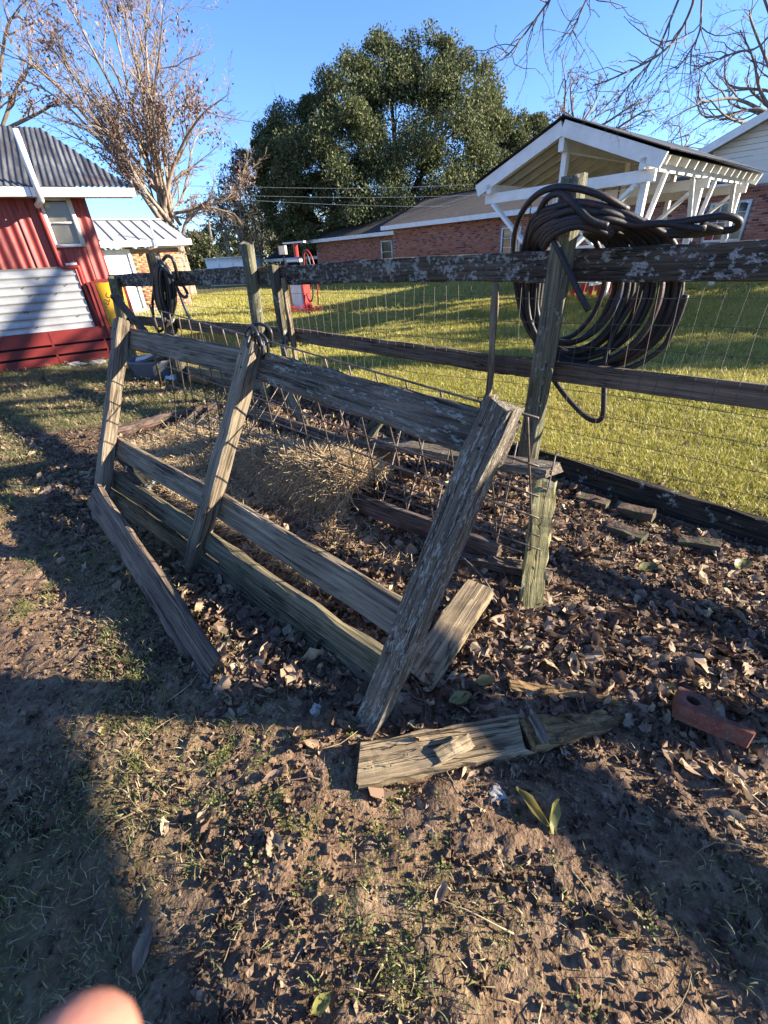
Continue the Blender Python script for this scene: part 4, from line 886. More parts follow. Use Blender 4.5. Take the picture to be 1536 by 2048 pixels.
baretree('dense bare tree spreading over the white gable at the right edge', 1560, 240, 30, [(1500, 20), (1540, 40), (1480, 60), (1450, 110), (1420, 200), (1400, 150), (1390, 195), (1580, 0), (1500, 130), (1440, 240), (1470, 180)], .17, 5, (8, 5, 3), 'bark_grey', 3, .008)
# pecan limbs hanging in from a trunk standing outside the view, right of the lawn
rg = np.random.default_rng(9); tb = np.array([10.8, 5.6, float(gz(10.8, 5.6))])
stems = [(spline([tb-[0, 0, .2], tb+[.1, .1, 2.5], tb+[-.1, 0, 5], tb+[-.2, .2, 8.5], tb+[.2, .4, 12]], 4), .48, .14)]
def limb(dist, pts, r, base_z): 
    Q = [CAM+ray(u, v)*dist*k for (u, v, k) in pts]; P = spline([tb+[0, 0, base_z], *Q], 5); stems.append((P, r, .005))
limb(7.0, [(1650, -330, 1.05), (1420, -150, 1.0), (1385, 10, .97), (1330, 100, .96), (1240, 150, .95), (1185, 172, .95)], 0.020, 5.0)
limb(7.4, [(1640, -400, 1.0), (1450, -210, 1.0), (1365, -20, .98), (1310, 110, .97), (1262, 165, .97), (1235, 200, .97)], 0.018, 5.4)
limb(6.6, [(1500, -420, 1.0), (1250, -220, 1.0), (1120, -30, .98), (1070, 40, .97), (1025, 100, .96), (1008, 115, .96)], 0.017, 5.8)
limb(6.9, [(1480, -400, 1.0), (1240, -180, 1.0), (1180, -20, .98), (1150, 50, .97), (1140, 70, .96)], 0.014, 6.1)
limb(7.9, [(1680, -200, 1.0), (1540, 70, 1.0), (1470, 105, .98), (1420, 125, .98), (1388, 140, .98)], 0.014, 4.6)
limb(7.3, [(1640, -300, 1.0), (1425, -60, .99), (1400, 60, .98), (1375, 110, .98), (1352, 140, .98)], 0.015, 5.2)
sk = tree_skeleton(rg, stems[1:], 3, .085, (16, 5, 3), .75, .02, .26, -.02, .0022, 6, .52)
sk2 = tree_skeleton(rg, [stems[0]]+[(spline([tb+[0, 0, z0], tb+[dx_*.5, dy_*.5, z0+1.4], tb+[dx_, dy_, z0+2.2]], 4), .11, .03) for z0, dx_, dy_ in ((5, 3, 2), (6, -1, 4), (7, 2, -3), (8, -2.5, 2), (9, 1, 3), (9.5, -1, -3), (6.5, 4, 0))], 3, .5, (7, 5, 3), .6, 0, .13, .08, .008)
plant('pecan_tree', tb, 'bare pecan tree whose thin drooping limbs hang into the top right sky', 'tree', 'bark_grey', sk+sk2)
bz = np.array([19.5, 7.4, .35]); rgx = np.random.default_rng(31)  # unseen evergreen, added to throw dark shadow bands across the lawn
pts_ = np.concatenate([bz+[rgx.uniform(-1.1, 1.1), rgx.uniform(-1.5, 1.5), rgx.uniform(2.2, 6.0)]+rgx.normal(0, .42, (420, 3)) for _ in range(26)])
plant('evergreen_tree', bz, 'unseen dense evergreen tree added beyond the right edge to shade the lawn', 'tree', 'bark_dark', [(np.array([bz, bz+[0, 0, 2.5], bz+[.1, .1, 5.5]]), np.array([.22, .16, .05]), 0)], leaf_quads(pts_, .2, rgx, .5), 'leaf_oak')
bz = np.array([16.5, 5.0, .35])  # second unseen evergreen, added and kept narrow for a single shadow band
pts_ = np.concatenate([bz+[rgx.uniform(-.6, .6), rgx.uniform(-.45, .45), rgx.uniform(1.6, 5.0)]+rgx.normal(0, .3, (380, 3)) for _ in range(18)])
plant('evergreen_tree', bz, 'unseen slim evergreen tree added past the right edge to cast a lawn shadow', 'tree', 'bark_dark', [(np.array([bz, bz+[0, 0, 2.0], bz+[.1, .1, 4.8]]), np.array([.16, .12, .04]), 0)], leaf_quads(pts_, .17, rgx, .5), 'leaf_oak')
# sagging wires in front of the oak
wp = thing('power_line', AY(540, 380, 30), 'thin sagging utility wires strung across in front of the oak', 'power line')
for (v0, v1, v2) in ((374, 376, 352), (391, 395, 380), (396, 412, 408)):
    A, Bm, C_ = AY(380, v0-2, 34), AY(760, v1, 30), AY(1250, v2, 26); tube('wire', spline([A, Bm, C_], 12), .011, 'grey_metal', wp, 4)
# distant tree line that closes the horizon
mb_p = []
for k in range(150):
    a = math.radians(-72+144*k/149); R = 150+30*rng.random(); c = np.array([R*math.sin(a), R*math.cos(a), 2.5+2*rng.random()])
    P = c+rng.normal(0, 1, (70, 3))*[4.5, 3, 2.3]; mb_p.append(P)
tag(put('distant_woods', npmesh(*leaf_quads(np.concatenate(mb_p), 2.2, rng, .7)), 'leaf_shrub'), 'far dark woods closing the horizon', None, None, 'stuff')

# ------------------------------------------------------------------ paddock fence: posts, rails, kick boards, welded wire
fence = thing('paddock_fence', FP(0, 0), 'weathered grey paddock fence with lichened rails and welded wire', 'fence')
def FV(u, v, o=0.0): return PL(u, v, P0+FN*o, FN)
def fs(u, v, o=0.0): q = FV(u, v, o)-P0; return float(q@FD)
round_post('post', FP(.0, -.25, -.09), FP(-.06, 1.76, -.09), .075, 'post_green', fence, 16, 16)
round_post('post', FP(3.27, -.2, -.07), FP(3.13, 1.62, -.07), .072, 'post_green', fence, 14, 14)
round_post('post', FP(5.33, -.2, -.06), FP(5.22, 1.62, -.06), .085, 'post_dark', fence, 14, 12, .3)
round_post('post', FP(fs(257, 705, -.06), -.2, -.06), FP(fs(229, 562, -.06), 1.37, -.06), .078, 'post_green', fence, 16, 12, .6)
board('post', FP(2.80, -.1, -.06), FP(2.77, 1.42, -.06), .075, .07, 'post_dark', fence, FN)
board('post', FP(2.66, -.1, -.045), FP(2.65, 1.30, -.045), .05, .035, 'wood_grey', fence, FN)
board('stake', FP(.36, -.1, -.06), FP(.38, 1.24, -.05), .045, .035, 'wood_grey', fence, FN, rough=.007)
for s in (-3.55, -6.6): round_post('post', FP(s, -.3, -.09), FP(s-.03, 2.12, -.09), .085, 'post_green', fence, 12, 8)
board('added_shade_board', FP(-3.35, 1.98, -.09), FP(-6.8, 1.98, -.09), .27, .05, 'rail_dark', fence)  # unseen overhead board, added to cast shade on the left foreground
for (a, c, m_) in ((7.05, 3.2, 'rail_lichen'), (3.195, .30, 'rail_lichen'), (.295, -3.5, 'rail_dark'), (-3.505, -6.6, 'rail_dark')):
    board('rail', FP(a, 1.31 if a > 4 else 1.325, .02), FP(c, 1.335, .02), .165 if a > 1 else .175, .045, m_, fence, seg=26, rough=.005, bevel=.008)
for (a, c, za, zc, m_) in ((7.1, 5.2, .76, .775, 'rail_brown'), (5.19, 2.75, .775, .77, 'rail_brown'), (2.74, .42, .775, .70, 'rail_brown'), (.415, -.02, .70, .695, 'rail_brown'), (-.025, -3.5, .695, .66, 'rail_brown'), (-3.505, -6.6, .66, .6, 'rail_brown')):
    board('rail', FP(a, za, .03), FP(c, zc, .03), .13, .04, m_, fence, seg=14)
for (a, c, za, zc, h_, m_) in ((7.0, 5.2, .12, .14, .16, 'wood_grey'), (5.19, 2.9, .14, .17, .16, 'wood_grey'), (2.89, 1.1, .18, .115, .16, 'board_black'), (1.095, -2.4, .115, -.17, .18, 'board_black'), (-2.405, -6.5, -.17, -.2, .18, 'board_black')):
    board('kick_board', FP(a, za, .0), FP(c, zc, .0), h_, .05, m_, fence, seg=18, rough=.006, bevel=.01)
board('kick_board', FP(7.0, .42, .01), FP(5.3, .46, .01), .13, .04, 'wood_grey', fence)
board('brace', FP(6.66, 1.12, -.14), FP(5.50, .33, -.14), .10, .05, 'rail_brown', fence, FN)
wm = MB(); rw = np.random.default_rng(4)
sv = np.arange(-6.5, 7.0, .1); zs = np.arange(0, 1.30, .145)
def wob(s, z): return .012*math.sin(s*2.1+z*3)+.010*math.sin(s*5.3-z*2.0)
for s in sv:
    b0 = float(np.interp(s, [-3, -1.45, .3, 2, 7], [-.18, -.05, .12, .18, .2]))
    P = [FP(s+.010*math.sin(z*5+s*9), z, -.008+wob(s, z)*.5) for z in np.linspace(b0, 1.26, 6)]; wm.tube(P, .0017, 3)
for z in zs:
    P = [FP(s, z+.012*math.sin(s*1.7+z*4), -.008+wob(s, z)*.5) for s in np.arange(-6.5, 6.95, .16)]; wm.tube(P, .0022, 3)
tag(wm.build('wire_mesh', 'wire', fence), None, None, None, 'stuff')

# ------------------------------------------------------------------ hay feeder frame leaning back in front of the wire panel
Lb, Mb_, Rb = G(198, 1042, -.02), G(380, 1150, -.03), G(733, 1462, -.03); Lt, Mt, Rt = G(243, 642, 1.15), G(508, 688, 1.10), G(1008, 806, 1.10)
feed = thing('hay_feeder', Mb_*[1, 1, 0], 'weathered wooden hay feeder frame leaning back on three slanted posts', 'feeder')
fN = unit(np.cross(Lb-Rb, Mt-Mb_)); fN = fN if fN @ FN > 0 else -fN
board('post', Lb, Lt, .075, .095, 'wood_grey', feed, -fN, seg=14); board('post', Mb_, Mt, .075, .095, 'wood_grey', feed, -fN, seg=14); board('post', Rb, Rt, .075, .09, 'wood_fleck', feed, -fN, seg=16)
bo = fN*.062
def vrow(p): q = np.array(p)-CAM; return 1024-F*(q@cup)/(q@fwd)
tL = min(np.linspace(0, 1, 200), key=lambda t: abs(vrow(lerp(Lb, Lt, t)+bo)-893))
def onpost(k, t): return {'L': lerp(Lb, Lt, t), 'M': lerp(Mb_, Mt, t), 'R': lerp(Rb, Rt, t)}[k]
fdir = unit(Rb-Lb)
tl, tm_, tr = onpost('L', .93)+bo, onpost('M', .93)+bo, onpost('R', .925)+bo
board('top_board', tl-fdir*.03, lerp(tm_, tr, .02), .04, .138, 'wood_grey', feed, fN, seg=14, rough=.006); board('top_board', lerp(tm_, tr, .025), tr+fdir*.02, .04, .138, 'wood_lichen', feed, fN, seg=14, rough=.006)
board('middle_board', onpost('L', tL)+bo, onpost('M', .33)+bo, .04, .13, 'wood_grey', feed, fN, seg=12); board('middle_board', onpost('M', .331)+bo, onpost('R', .37)+bo+fdir*.03, .04, .135, 'wood_grey', feed, fN, seg=12)
def FRM(u, v): return PL(u, v, Rb+fN*.10, fN)                # low planks lean with the posts, just behind them
lean = unit(np.cross(fN, fdir)); lean = lean if lean[2] > 0 else -lean
for (uL_, vL_, vL2, uR_, vR_, uR2, vR2, j_) in ((215, 930, 962, 764, 1287, 733, 1343, 0.0), (215, 964, 1016, 732, 1346, 713, 1392, .006)):
    a0, a1, c0_, c1_ = FRM(uL_, vL_), FRM(uL_, vL2), FRM(uR_, vR_), FRM(uR2, vR2)
    hgt = max(.11, .5*(abs((a0-a1)@lean)+abs((c0_-c1_)@lean))); board('trough_plank', (a0+a1)/2-fdir*0+fN*j_, (c0_+c1_)/2-fdir*.02+unit((c0_+c1_)/2-(a0+a1)/2)*.12+fN*j_, hgt-.006, .05, 'wood_green', feed, lean, seg=18, rough=.007, bevel=.012)
for k_, tt_ in (('L', .90), ('L', .95), ('M', .90), ('M', .95), ('R', .89), ('R', .94), ('L', .40), ('M', .31), ('M', .36), ('R', .35), ('R', .39), ('R', .30)):
    p = onpost(k_, tt_)-fN*.041+fdir*random.uniform(-.025, .025); tube('nail', [p, p-fN*.004], .0045, 'nail', feed, 7)
# strips of inner tube tying the middle post
for k in range(5):
    c = Mt+bo*.5+[random.uniform(-.03, .03), random.uniform(-.03, .03), random.uniform(-.02, .07)]
    a = random.uniform(0, 3); ex = np.array([math.cos(a), math.sin(a), 0])
    tube('tie_strip', spline([c-ex*.06-Zv(.05), c-ex*.07+Zv(.03), c+Zv(.06), c+ex*.07+Zv(.02), c+ex*.05-Zv(.06)], 4), .009, 'black_rubber', feed, 5)
# fallen board leaning off the left post
tag(board('fallen_board', G(188, 988, .22), G(425, 1347, .045), .155, .03, 'wood_brown', None, (FN[0]*.75, FN[1]*.75, 1), seg=14, rough=.004), 'loose grey board fallen on edge left of the hay feeder', 'board')
bb_ = G(250, 915, .33); tag(board('black_plank', bb_, G(308, 970, .22), .10, .035, 'board_black', None, FN), 'short black plank slipped behind the left end of the trough', 'board')
# wire panel: folded cattle panel, each rod its own part
panel = thing('wire_panel', G(730, 1000, 0), 'rusty welded cattle panel folded into a V behind the hay feeder', 'wire panel')
A0, A1 = lerp(Lt, Rt, .03)+fN*.10+Zv(.07), Rt+fN*.13+fdir*.02+Zv(.0); f0, f1 = G(353, 857, .12), G(1063, 1118, .09); B0, B1 = G(470, 740, .42), G(1105, 936, .52)
A0 = G(322, 622, 1.19)
def rod(P, r=.0042): return tube('rod', P, r, 'rod', panel, 5)
NR = 19
for k in range(NR):
    t = k/(NR-1); a, f_, c = lerp(A0, A1, t), lerp(f0, f1, t), lerp(B0, B1, t)
    w_ = .015*math.sin(k*2.3)
    rod(spline([a, lerp(a, f_, .5)+fN*(.02+w_), f_+fN*w_], 5)); rod(spline([f_, lerp(f_, c, .5)-Zv(.02+w_*.5), c+unit(c-f_)*(.03+.05*random.random())], 5))
for q in (0, .22, .40, .56, .72, .86, .97):
    rod(spline([lerp(lerp(A0, A1, t), lerp(f0, f1, t), q)+fN*.02*math.sin(t*9+q*5)*q for t in np.linspace(-.012, 1.012, 9)], 4))
for q in (.25, .5, .72, .93):
    rod(spline([lerp(lerp(f0, f1, t), lerp(B0, B1, t), q)-Zv(.025*math.sin(t*8+q*4)) for t in np.linspace(-.01, 1.0, 9)], 4))
# boards of the collapsed rear side
def lone(name, A, B, wz, wy, mat, label, up=(0, 0, 1), **kw): return tag(board(name, A, B, wz, wy, mat, None, up, **kw), label, 'board')
lone('leaning_board', GZ(624, 880)-[0, 0, .03], G(560, 752, .42), .03, .10, 'post_green', 'bluish grey board leaning at the back of the trough by the left fence post', (-.3, -1, .3), taper=.9)
lone('leaning_board', GZ(700, 912)-[0, 0, .03], G(772, 822, .36), .07, .08, 'wood_green', 'greenish post with sunlit edge leaning behind the hay', (-.5, -1, .4))
lone('leaning_post', G(1058, 1236, -.05), G(1090, 960, .44), .045, .105, 'wood_yellow', 'sunlit yellowish board with rotten foot standing right of the feeder', (-.25, -1, .1), seg=14, rough=.006)
lone('shelf_plank', G(752, 884, .20), G(1106, 941, .50), .045, .14, 'wood_lichen', 'pale plank lying level from the hay to the top of the yellowish board', (0, 0, 1), seg=12)
lone('loose_plank', G(958, 1175, .09), G(838, 1360, .02), .04, .14, 'wood_pale', 'short pale plank lying at the right foot of the hay feeder', (0, -.1, 1), seg=10)
lone('divider_plank', GZ(455, 922)+[0, 0, .05], GZ(995, 1130)+[0, 0, .07], .13, .035, 'wood_red', 'reddish plank on edge along the front of the hay', (0, 0, 1), seg=18, rough=.006)
lone('divider_plank', GZ(488, 832)+[0, 0, .07], GZ(790, 942)+[0, 0, .10], .12, .03, 'wood_grey', 'grey plank on edge behind the hay heap', (0, 0, 1), seg=14)
lone('end_log', GZ(236, 872)+[0, 0, .04], GZ(436, 822)+[0, 0, .06], .10, .09, 'wood_red', 'dark rotten reddish timber across the far end of the trough', (0, 0, 1), seg=12, rough=.014, bevel=.02)
lone('rotten_board', GZ(905, 1120)+[0, 0, .03], GZ(1100, 1170)+[0, 0, .05], .05, .06, 'wood_brown', 'splintered brown board under the right end of the wire panel', seg=10, rough=.012)
lone('rotten_board', GZ(640, 920)+[0, 0, .05], GZ(830, 975)+[0, 0, .10], .08, .03, 'wood_red', 'weathered red board just right of the hay heap', (0, -.3, 1), seg=10)
lone('bark_strip', GZ(1013, 1376)+[0, 0, .02], GZ(1242, 1412)+[0, 0, .02], .02, .045, 'wood_rot', 'thin strip of rotten pale wood lying among leaves left of the holed brick', seg=12, rough=.006, taper=.5)
# nailed wood block in the foreground
blk = thing('wood_block', G(880, 1520), 'thick pale sawn timber with bent nails lying in the foreground', 'timber')
ba, bc = GZ(719, 1543)+[0, 0, .03], GZ(1040, 1478)+[0, 0, .02]
board('timber', ba, bc, .06, .125, 'wood_pale', blk, (0, -.12, 1), seg=12, rough=.004); bd = unit(bc-ba); bs = unit(np.cross((0, 0, 1), bd))
board('rotten_end', bc+bd*.005+[0, 0, -.006], GZ(1255, 1438)+[0, 0, .0], .045, .115, 'wood_rot', blk, (0, -.1, 1), seg=14, rough=.012, taper=.35)
for (x, y) in ((.02, .035), (.04, -.03), (.09, .02), (.10, -.035), (.13, .03), (.16, -.01), (.28, .045), (.33, .04)):
    p = ba+bd*x+bs*y+Zv(.031); tube('nail', [p-Zv(.004), p+Zv(.012), p+bd*.014*random.choice((-1, 1))+Zv(.013)], .0010, 'nail', blk, 5); tube('nail', [p+Zv(.0), p+Zv(.002)], .0024, 'nail', blk, 6)
lone('wood_chip', GZ(873, 1535)+Zv(.064), GZ(934, 1507)+Zv(.07), .014, .045, 'wood_pale', 'small ribbed wood chip lying on top of the nailed timber', (.2, -.3, 1), seg=4)
lone('wood_chip', GZ(1062, 1452)+Zv(.05), GZ(1086, 1504)+Zv(.06), .012, .035, 'wood_grey', 'small grey wood chip lying across the rotten end of the timber', (0, -.2, 1), seg=4)
# holed brick
def holed_brick():
    bm = bmesh.new(); L, Wd, H_ = .205, .098, .06; ed = []
    def loop(pts):
        vs = [bm.verts.new((x+random.uniform(-.0015, .0015), y+random.uniform(-.0015, .0015), H_/2)) for x, y in pts]
        return [bm.edges.new((vs[i], vs[(i+1) % len(vs)])) for i in range(len(vs))]
    arc = [(.006+.021*math.cos(t), .021*math.sin(t)) for t in np.radians(np.linspace(270, 125, 9))]
    out = [(-L/2+.006, -Wd/2), (-.03, -Wd/2-.001), (.03, -Wd/2+.001), (L/2-.008, -Wd/2+.002), (L/2, -Wd/2+.010), (L/2-.004, -.026), (.07, -.022), (.03, -.023)]+arc+[(-.012, .034), (-.018, Wd/2-.004), (-.05, Wd/2), (-L/2+.008, Wd/2-.001), (-L/2, Wd/2-.008), (-L/2, -Wd/2+.008)]
    ed += loop(out); ed += loop([(-.060+.021*math.cos(k*math.pi/8), .021*math.sin(k*math.pi/8)) for k in range(16)][::-1])
    bmesh.ops.triangle_fill(bm, use_beauty=True, edges=ed)
    r = bmesh.ops.extrude_face_region(bm, geom=bm.faces[:]); vs = [g for g in r['geom'] if isinstance(g, bmesh.types.BMVert)]
    bmesh.ops.translate(bm, verts=vs, vec=(0, 0, -H_)); bmesh.ops.recalc_face_normals(bm, faces=bm.faces[:])
    me = D.meshes.new('brick'); bm.to_mesh(me); bm.free(); return me
hb0, hb1 = G(1352, 1403, .05), G(1490, 1455, .05)
tag(put('holed_brick', holed_brick(), 'brick_red', None, axes(hb0, hb0+unit(hb1-hb0)*.21+[0, 0, -.01], (.15, .12, 1)) @ Matrix.Diagonal((1.05, 1.05, 1.05, 1))), 'broken red brick with a round hole lying at the right among leaves', 'brick')
# old mossy bricks along the kick board
def brick(u, v, yaw, label, mat='brick_mossy', tilt=0.0, dz=.02):
    p = GZ(u, v)+Zv(dz); a = FD*math.cos(yaw)+FN*math.sin(yaw); me = board_mesh(.205, .10, .06, 4, .003, .008, 0, .004)
    tag(put('brick', me, mat, None, axes(p-a*.1+Zv(tilt*.05), p+a*.1-Zv(tilt*.05))), label, 'brick')
brick(1182, 1008, .05, 'reddish brick in the row along the black kick board, nearest the post', 'brick_mossy'); brick(1268, 1038, .0, 'mossy green brick standing up against the black kick board', 'brick_mossy', .2, .05)
brick(1250, 1072, .15, 'flat brownish brick in front of the mossy one', 'brick_mossy'); brick(1395, 1095, -.1, 'leaf covered brick farthest right along the kick board', 'brick_mossy', .3)
brick(678, 818, .1, 'broken red brick behind the bluish leaning board', 'brick_red'); brick(668, 840, -.4, 'dull brick below the broken red one behind the trough', 'brick_mossy'); brick(800, 948, .3, 'red brick half hidden by the grey plank right of the hay', 'brick_red'); brick(545, 818, .3, 'dark brick at the foot of the left fence post', 'brick_mossy')

# ------------------------------------------------------------------ hose coil on the near post
coil = thing('hose_coil', FP(0, 1.45, -.1), 'big coil of thick dark red-black hose hung over the near fence post', 'hose')
HR = .0175
def hose(pts, closed=False, r=HR, parent=coil, name='hose_loop', mat='hose'):
    return tube(name, spline([FV(u, v, o) for u, v, o in pts], 7, closed), r, mat, parent, 9, closed)
rh = np.random.default_rng(12)
for i in range(16):
    j = lambda a: rh.uniform(-a, a); q = i/15.0
    uL = 1042+42*q+j(3); ob_ = .08+.13*rh.random(); top = 456-54*(1-q)*.9+j(5); bot = 742-58*q+j(8); uR = 1215+150*(1-q)**.9+j(6)
    cx, hw_ = (uL+uR)/2, (uR-uL)/2; low = [(cx+hw_*math.cos(th)-(16+10*q)*math.sin(th), 562+(bot-562)*math.sin(th)**.9, ob_+.02*math.sin(th)) for th in np.radians([155, 125, 95, 68, 42, 20])]
    hose([(uL+3, 512+j(3), .09), (uL+1, 560, ob_), *low, (uR, 562+j(3), ob_),
          (uR-15, 490, .09), (uR-45+j(8), 466-8*(1-q), .0), (1218+20*(1-q), top+18, -.13), (1160, top, -.195-.05*(i % 2)), (1108, top+10+8*q, -.185), (1068+22*q, top+30+12*q, -.09), (uL+8, 490+6*q, .04)], True)
for k, (v0, v1, uE) in enumerate(((432, 462, 1476), (452, 468, 1436))):
    hose([(1100, 470-8*k, -.17), (1150, 432+10*k, -.22), (1210, 424+14*k, -.19), (1270, 444+6*k, -.07), (1330, 447, -.03), (1400, v0+6, .0), (uE-30, v0, .02), (uE, v0+8, .06), (uE-4, v1-6, .10), (uE-40, v1, .09), (1340, v1+2, .05), (1270, 474, .09), (1235, 520, .14)])
hose([(1215, 452, -.22), (1180, 440, -.26), (1148, 408, -.26), (1124, 388, -.23), (1098, 394, -.2), (1080, 420, -.14), (1066, 460, -.04), (1056, 510, .08)])
hose([(1255, 420, -.10), (1205, 392, -.20), (1150, 376, -.22), (1105, 376, -.2), (1066, 396, -.14), (1038, 438, -.03), (1028, 490, .08), (1032, 570, .12), (1052, 650, .14), (1090, 700, .15)])
hose([(1062, 500, .09), (1078, 480, .0), (1094, 474, -.07), (1108, 482, -.16), (1128, 522, -.20), (1152, 574, -.205), (1177, 622, -.20)])
hose([(1062, 640, .12), (1076, 700, .13), (1098, 745, .12), (1130, 790, .10), (1165, 828, .09), (1190, 842, .08), (1205, 832, .08), (1208, 790, .09), (1210, 730, .12), (1226, 670, .14), (1262, 610, .15), (1290, 560, .14)])
hose([(1120, 712, .16), (1180, 726, .17), (1250, 738, .17), (1320, 700, .18), (1350, 650, .17), (1372, 590, .15)])
# second, black hose bundle on the far post
coil2 = thing('hose_coil', FP(5.2, 1.3, -.2), 'black hose bundle hanging on the far fence post beside the garage door', 'hose')
for i in range(10):
    a0 = rh.uniform(-1, 1); cu_, cv_ = 329+a0*5, 582+rh.uniform(-8, 8); hw, hh_ = 8+10*rh.random(), 50+rh.uniform(-6, 8); o0 = -.15-.10*rh.random()
    hose([(cu_+hw*math.cos(t)+6*math.sin(t), cv_+hh_*math.sin(t), o0+.03*math.cos(t)) for t in np.linspace(0, 2*math.pi, 11)[:-1]], True, .022, coil2, 'hose_loop', 'black_rubber')
hose([(326, 520, -.16), (334, 512, -.16), (345, 518, -.16), (352, 540, -.14), (355, 560, -.1)], False, .02, coil2, 'hose_loop', 'black_rubber')
hose([(352, 572, -.16), (362, 590, -.16), (372, 594, -.14), (374, 585, -.12), (366, 572, -.1)], False, .018, coil2, 'hose_loop', 'black_rubber')
hose([(356, 580, -.15), (366, 605, -.15), (374, 625, -.15), (382, 640, -.15)], False, .018, coil2, 'hose_loop', 'black_rubber')
hose([(308, 575, -.15), (305, 610, -.16), (310, 650, -.16), (322, 662, -.16), (335, 640, -.16)], False, .018, coil2, 'hose_loop', 'black_rubber')

# ------------------------------------------------------------------ tub and bits by the barn end of the fence
tc = G(318, 752); tub = thing('feed_tub', tc, 'grey plastic tub filled with scrap boards beside the fence corner', 'tub')
tv = []; tf = []; prof = [(.30, .0), (.315, .02), (.345, .20), (.375, .24), (.385, .265), (.375, .275), (.35, .255), (.33, .20), (.30, .05)]
for i, (r_, z_) in enumerate(prof):
    for j in range(28):
        a = 2*math.pi*j/28; tv.append((r_*1.12*math.cos(a), r_*.92*math.sin(a), z_))
    if i: tf += [((i-1)*28+j, (i-1)*28+(j+1) % 28, i*28+(j+1) % 28, i*28+j) for j in range(28)]
tf.append(tuple(range(8*28, 9*28)))
put('body', pyd(tv, tf), 'tub', tub, Matrix.Translation(V(tc)) @ Matrix.Rotation(-.4, 4, 'Z'), True)
lone('scrap_board', tc+[-.30, .05, .25], tc+[.18, .12, .31], .02, .16, 'white_old', 'whitish scrap board lying across the grey tub', (0, -.2, 1)); lone('scrap_board', tc+[-.28, -.16, .20], tc+[.05, -.05, .30], .02, .09, 'wood_grey', 'grey scrap slat sticking out of the tub', (0, -.2, 1)); lone('scrap_board', tc+[-.1, .1, .2], tc+[.34, -.02, .30], .02, .1, 'wood_pale', 'pale scrap slat on the right side of the tub', (0, -.2, 1))
tag(tube('wooden_stake', [G(323, 777, -.05), lerp(G(323, 777), G(303, 690, .62), .5)+[.01, 0, 0], G(303, 690, .62)], [.022, .018, .02], 'wood_brown', None, 8), 'thin brown wooden stake stuck upright in front of the tub', 'stake')
tag(tube('iron_bar', [G(338, 745, -.05), G(325, 690, .5), FV(300, 610, -.3)], .018, 'rod', None, 6), 'dark iron bar leaning behind the grey tub', 'bar')
def crumple(name, c, r, mat, label, cat, flat_=.6, seed=3):
    bm = bmesh.new(); bmesh.ops.create_icosphere(bm, subdivisions=3, radius=r); rr = np.random.default_rng(seed)
    ks = rr.normal(0, 1, (9, 3)); ph = rr.uniform(0, 6, 9)
    for v in bm.verts:
        n = np.array(v.co)/r; k = 1+sum(.10*math.sin(3.2*float(n@ks[i])+ph[i]) for i in range(9)); v.co = Vector((n[0]*r*k, n[1]*r*k, max(-.3, n[2])*r*k*flat_))
    me = D.meshes.new(name); bm.to_mesh(me); bm.free(); return tag(put(name, me, mat, None, Matrix.Translation(V(c)), False), label, cat)
crumple('plastic_bag', GZ(346, 760)+Zv(.03), .09, 'plastic_white', 'crumpled whitish plastic bag on the ground right of the tub', 'bag')
crumple('egg_stone', GZ(632, 1422)+Zv(.012), .018, 'stone', 'small pale round stone at the foot of the feeder planks', 'stone', .9, 5); crumple('paper_scrap', GZ(995, 1588)+Zv(.004), .022, 'stone', 'torn pale scrap lying below the nailed timber', 'paper', .3, 6)
crumple('rock', GZ(150, 732)+Zv(.02), .16, 'stone', 'flat pale stone in front of the barn skirting', 'stone', .35, 7); crumple('rock', GZ(195, 728)+Zv(.02), .13, 'stone', 'smaller pale stone near the barn corner', 'stone', .35, 8); crumple('rock', GZ(283, 700)+Zv(.05), .11, 'stone', 'rough pale stone at the foot of the corner post', 'stone', .8, 9)
tag(round_post('log_stub', GZ(385, 762)+Zv(.05), GZ(425, 772)+Zv(.06), .06, 'wood_rot', None, 10, 3), 'short sawn log lying by the fence beyond the tub', 'log')

# ------------------------------------------------------------------ small growth and litter
rs = np.random.default_rng(33)
def ribbon(L, wd, bend, tw=0.0, n=4, lie=False):
    t = np.linspace(0, 1, n); a = bend*t
    x = np.cumsum(np.sin(a))*L/n; z = np.cumsum(np.cos(a))*L/n
    if lie: x, z = np.cumsum(np.cos(a))*L/n, np.cumsum(np.sin(a))*L/n*.3
    ww = wd*(1-.85*t**2)*.5; v = np.concatenate([np.stack([x, ww*np.cos(tw*t), z+ww*np.sin(tw*t)], 1), np.stack([x, -ww*np.cos(tw*t), z-ww*np.sin(tw*t)], 1)])
    f = [(i, i+1, n+i+1, n+i) for i in range(n-1)]; return v, f
def tuft(nb, h, wd, spread, lean=.9):
    mb = MB()
    for _ in range(nb):
        v, f = ribbon(h*rs.uniform(.5, 1.15), wd*rs.uniform(.7, 1.2), rs.uniform(.2, lean+.6), rs.uniform(-.6, .6), 4)
        a = rs.uniform(0, 6.28); c, s = math.cos(a), math.sin(a); o = rs.normal(0, spread, 2)
        mb.add(np.stack([v[:, 0]*c-v[:, 1]*s+o[0], v[:, 0]*s+v[:, 1]*c+o[1], v[:, 2]-.004], 1), f)
    return npmesh(np.concatenate(mb.v), np.concatenate(mb.f))
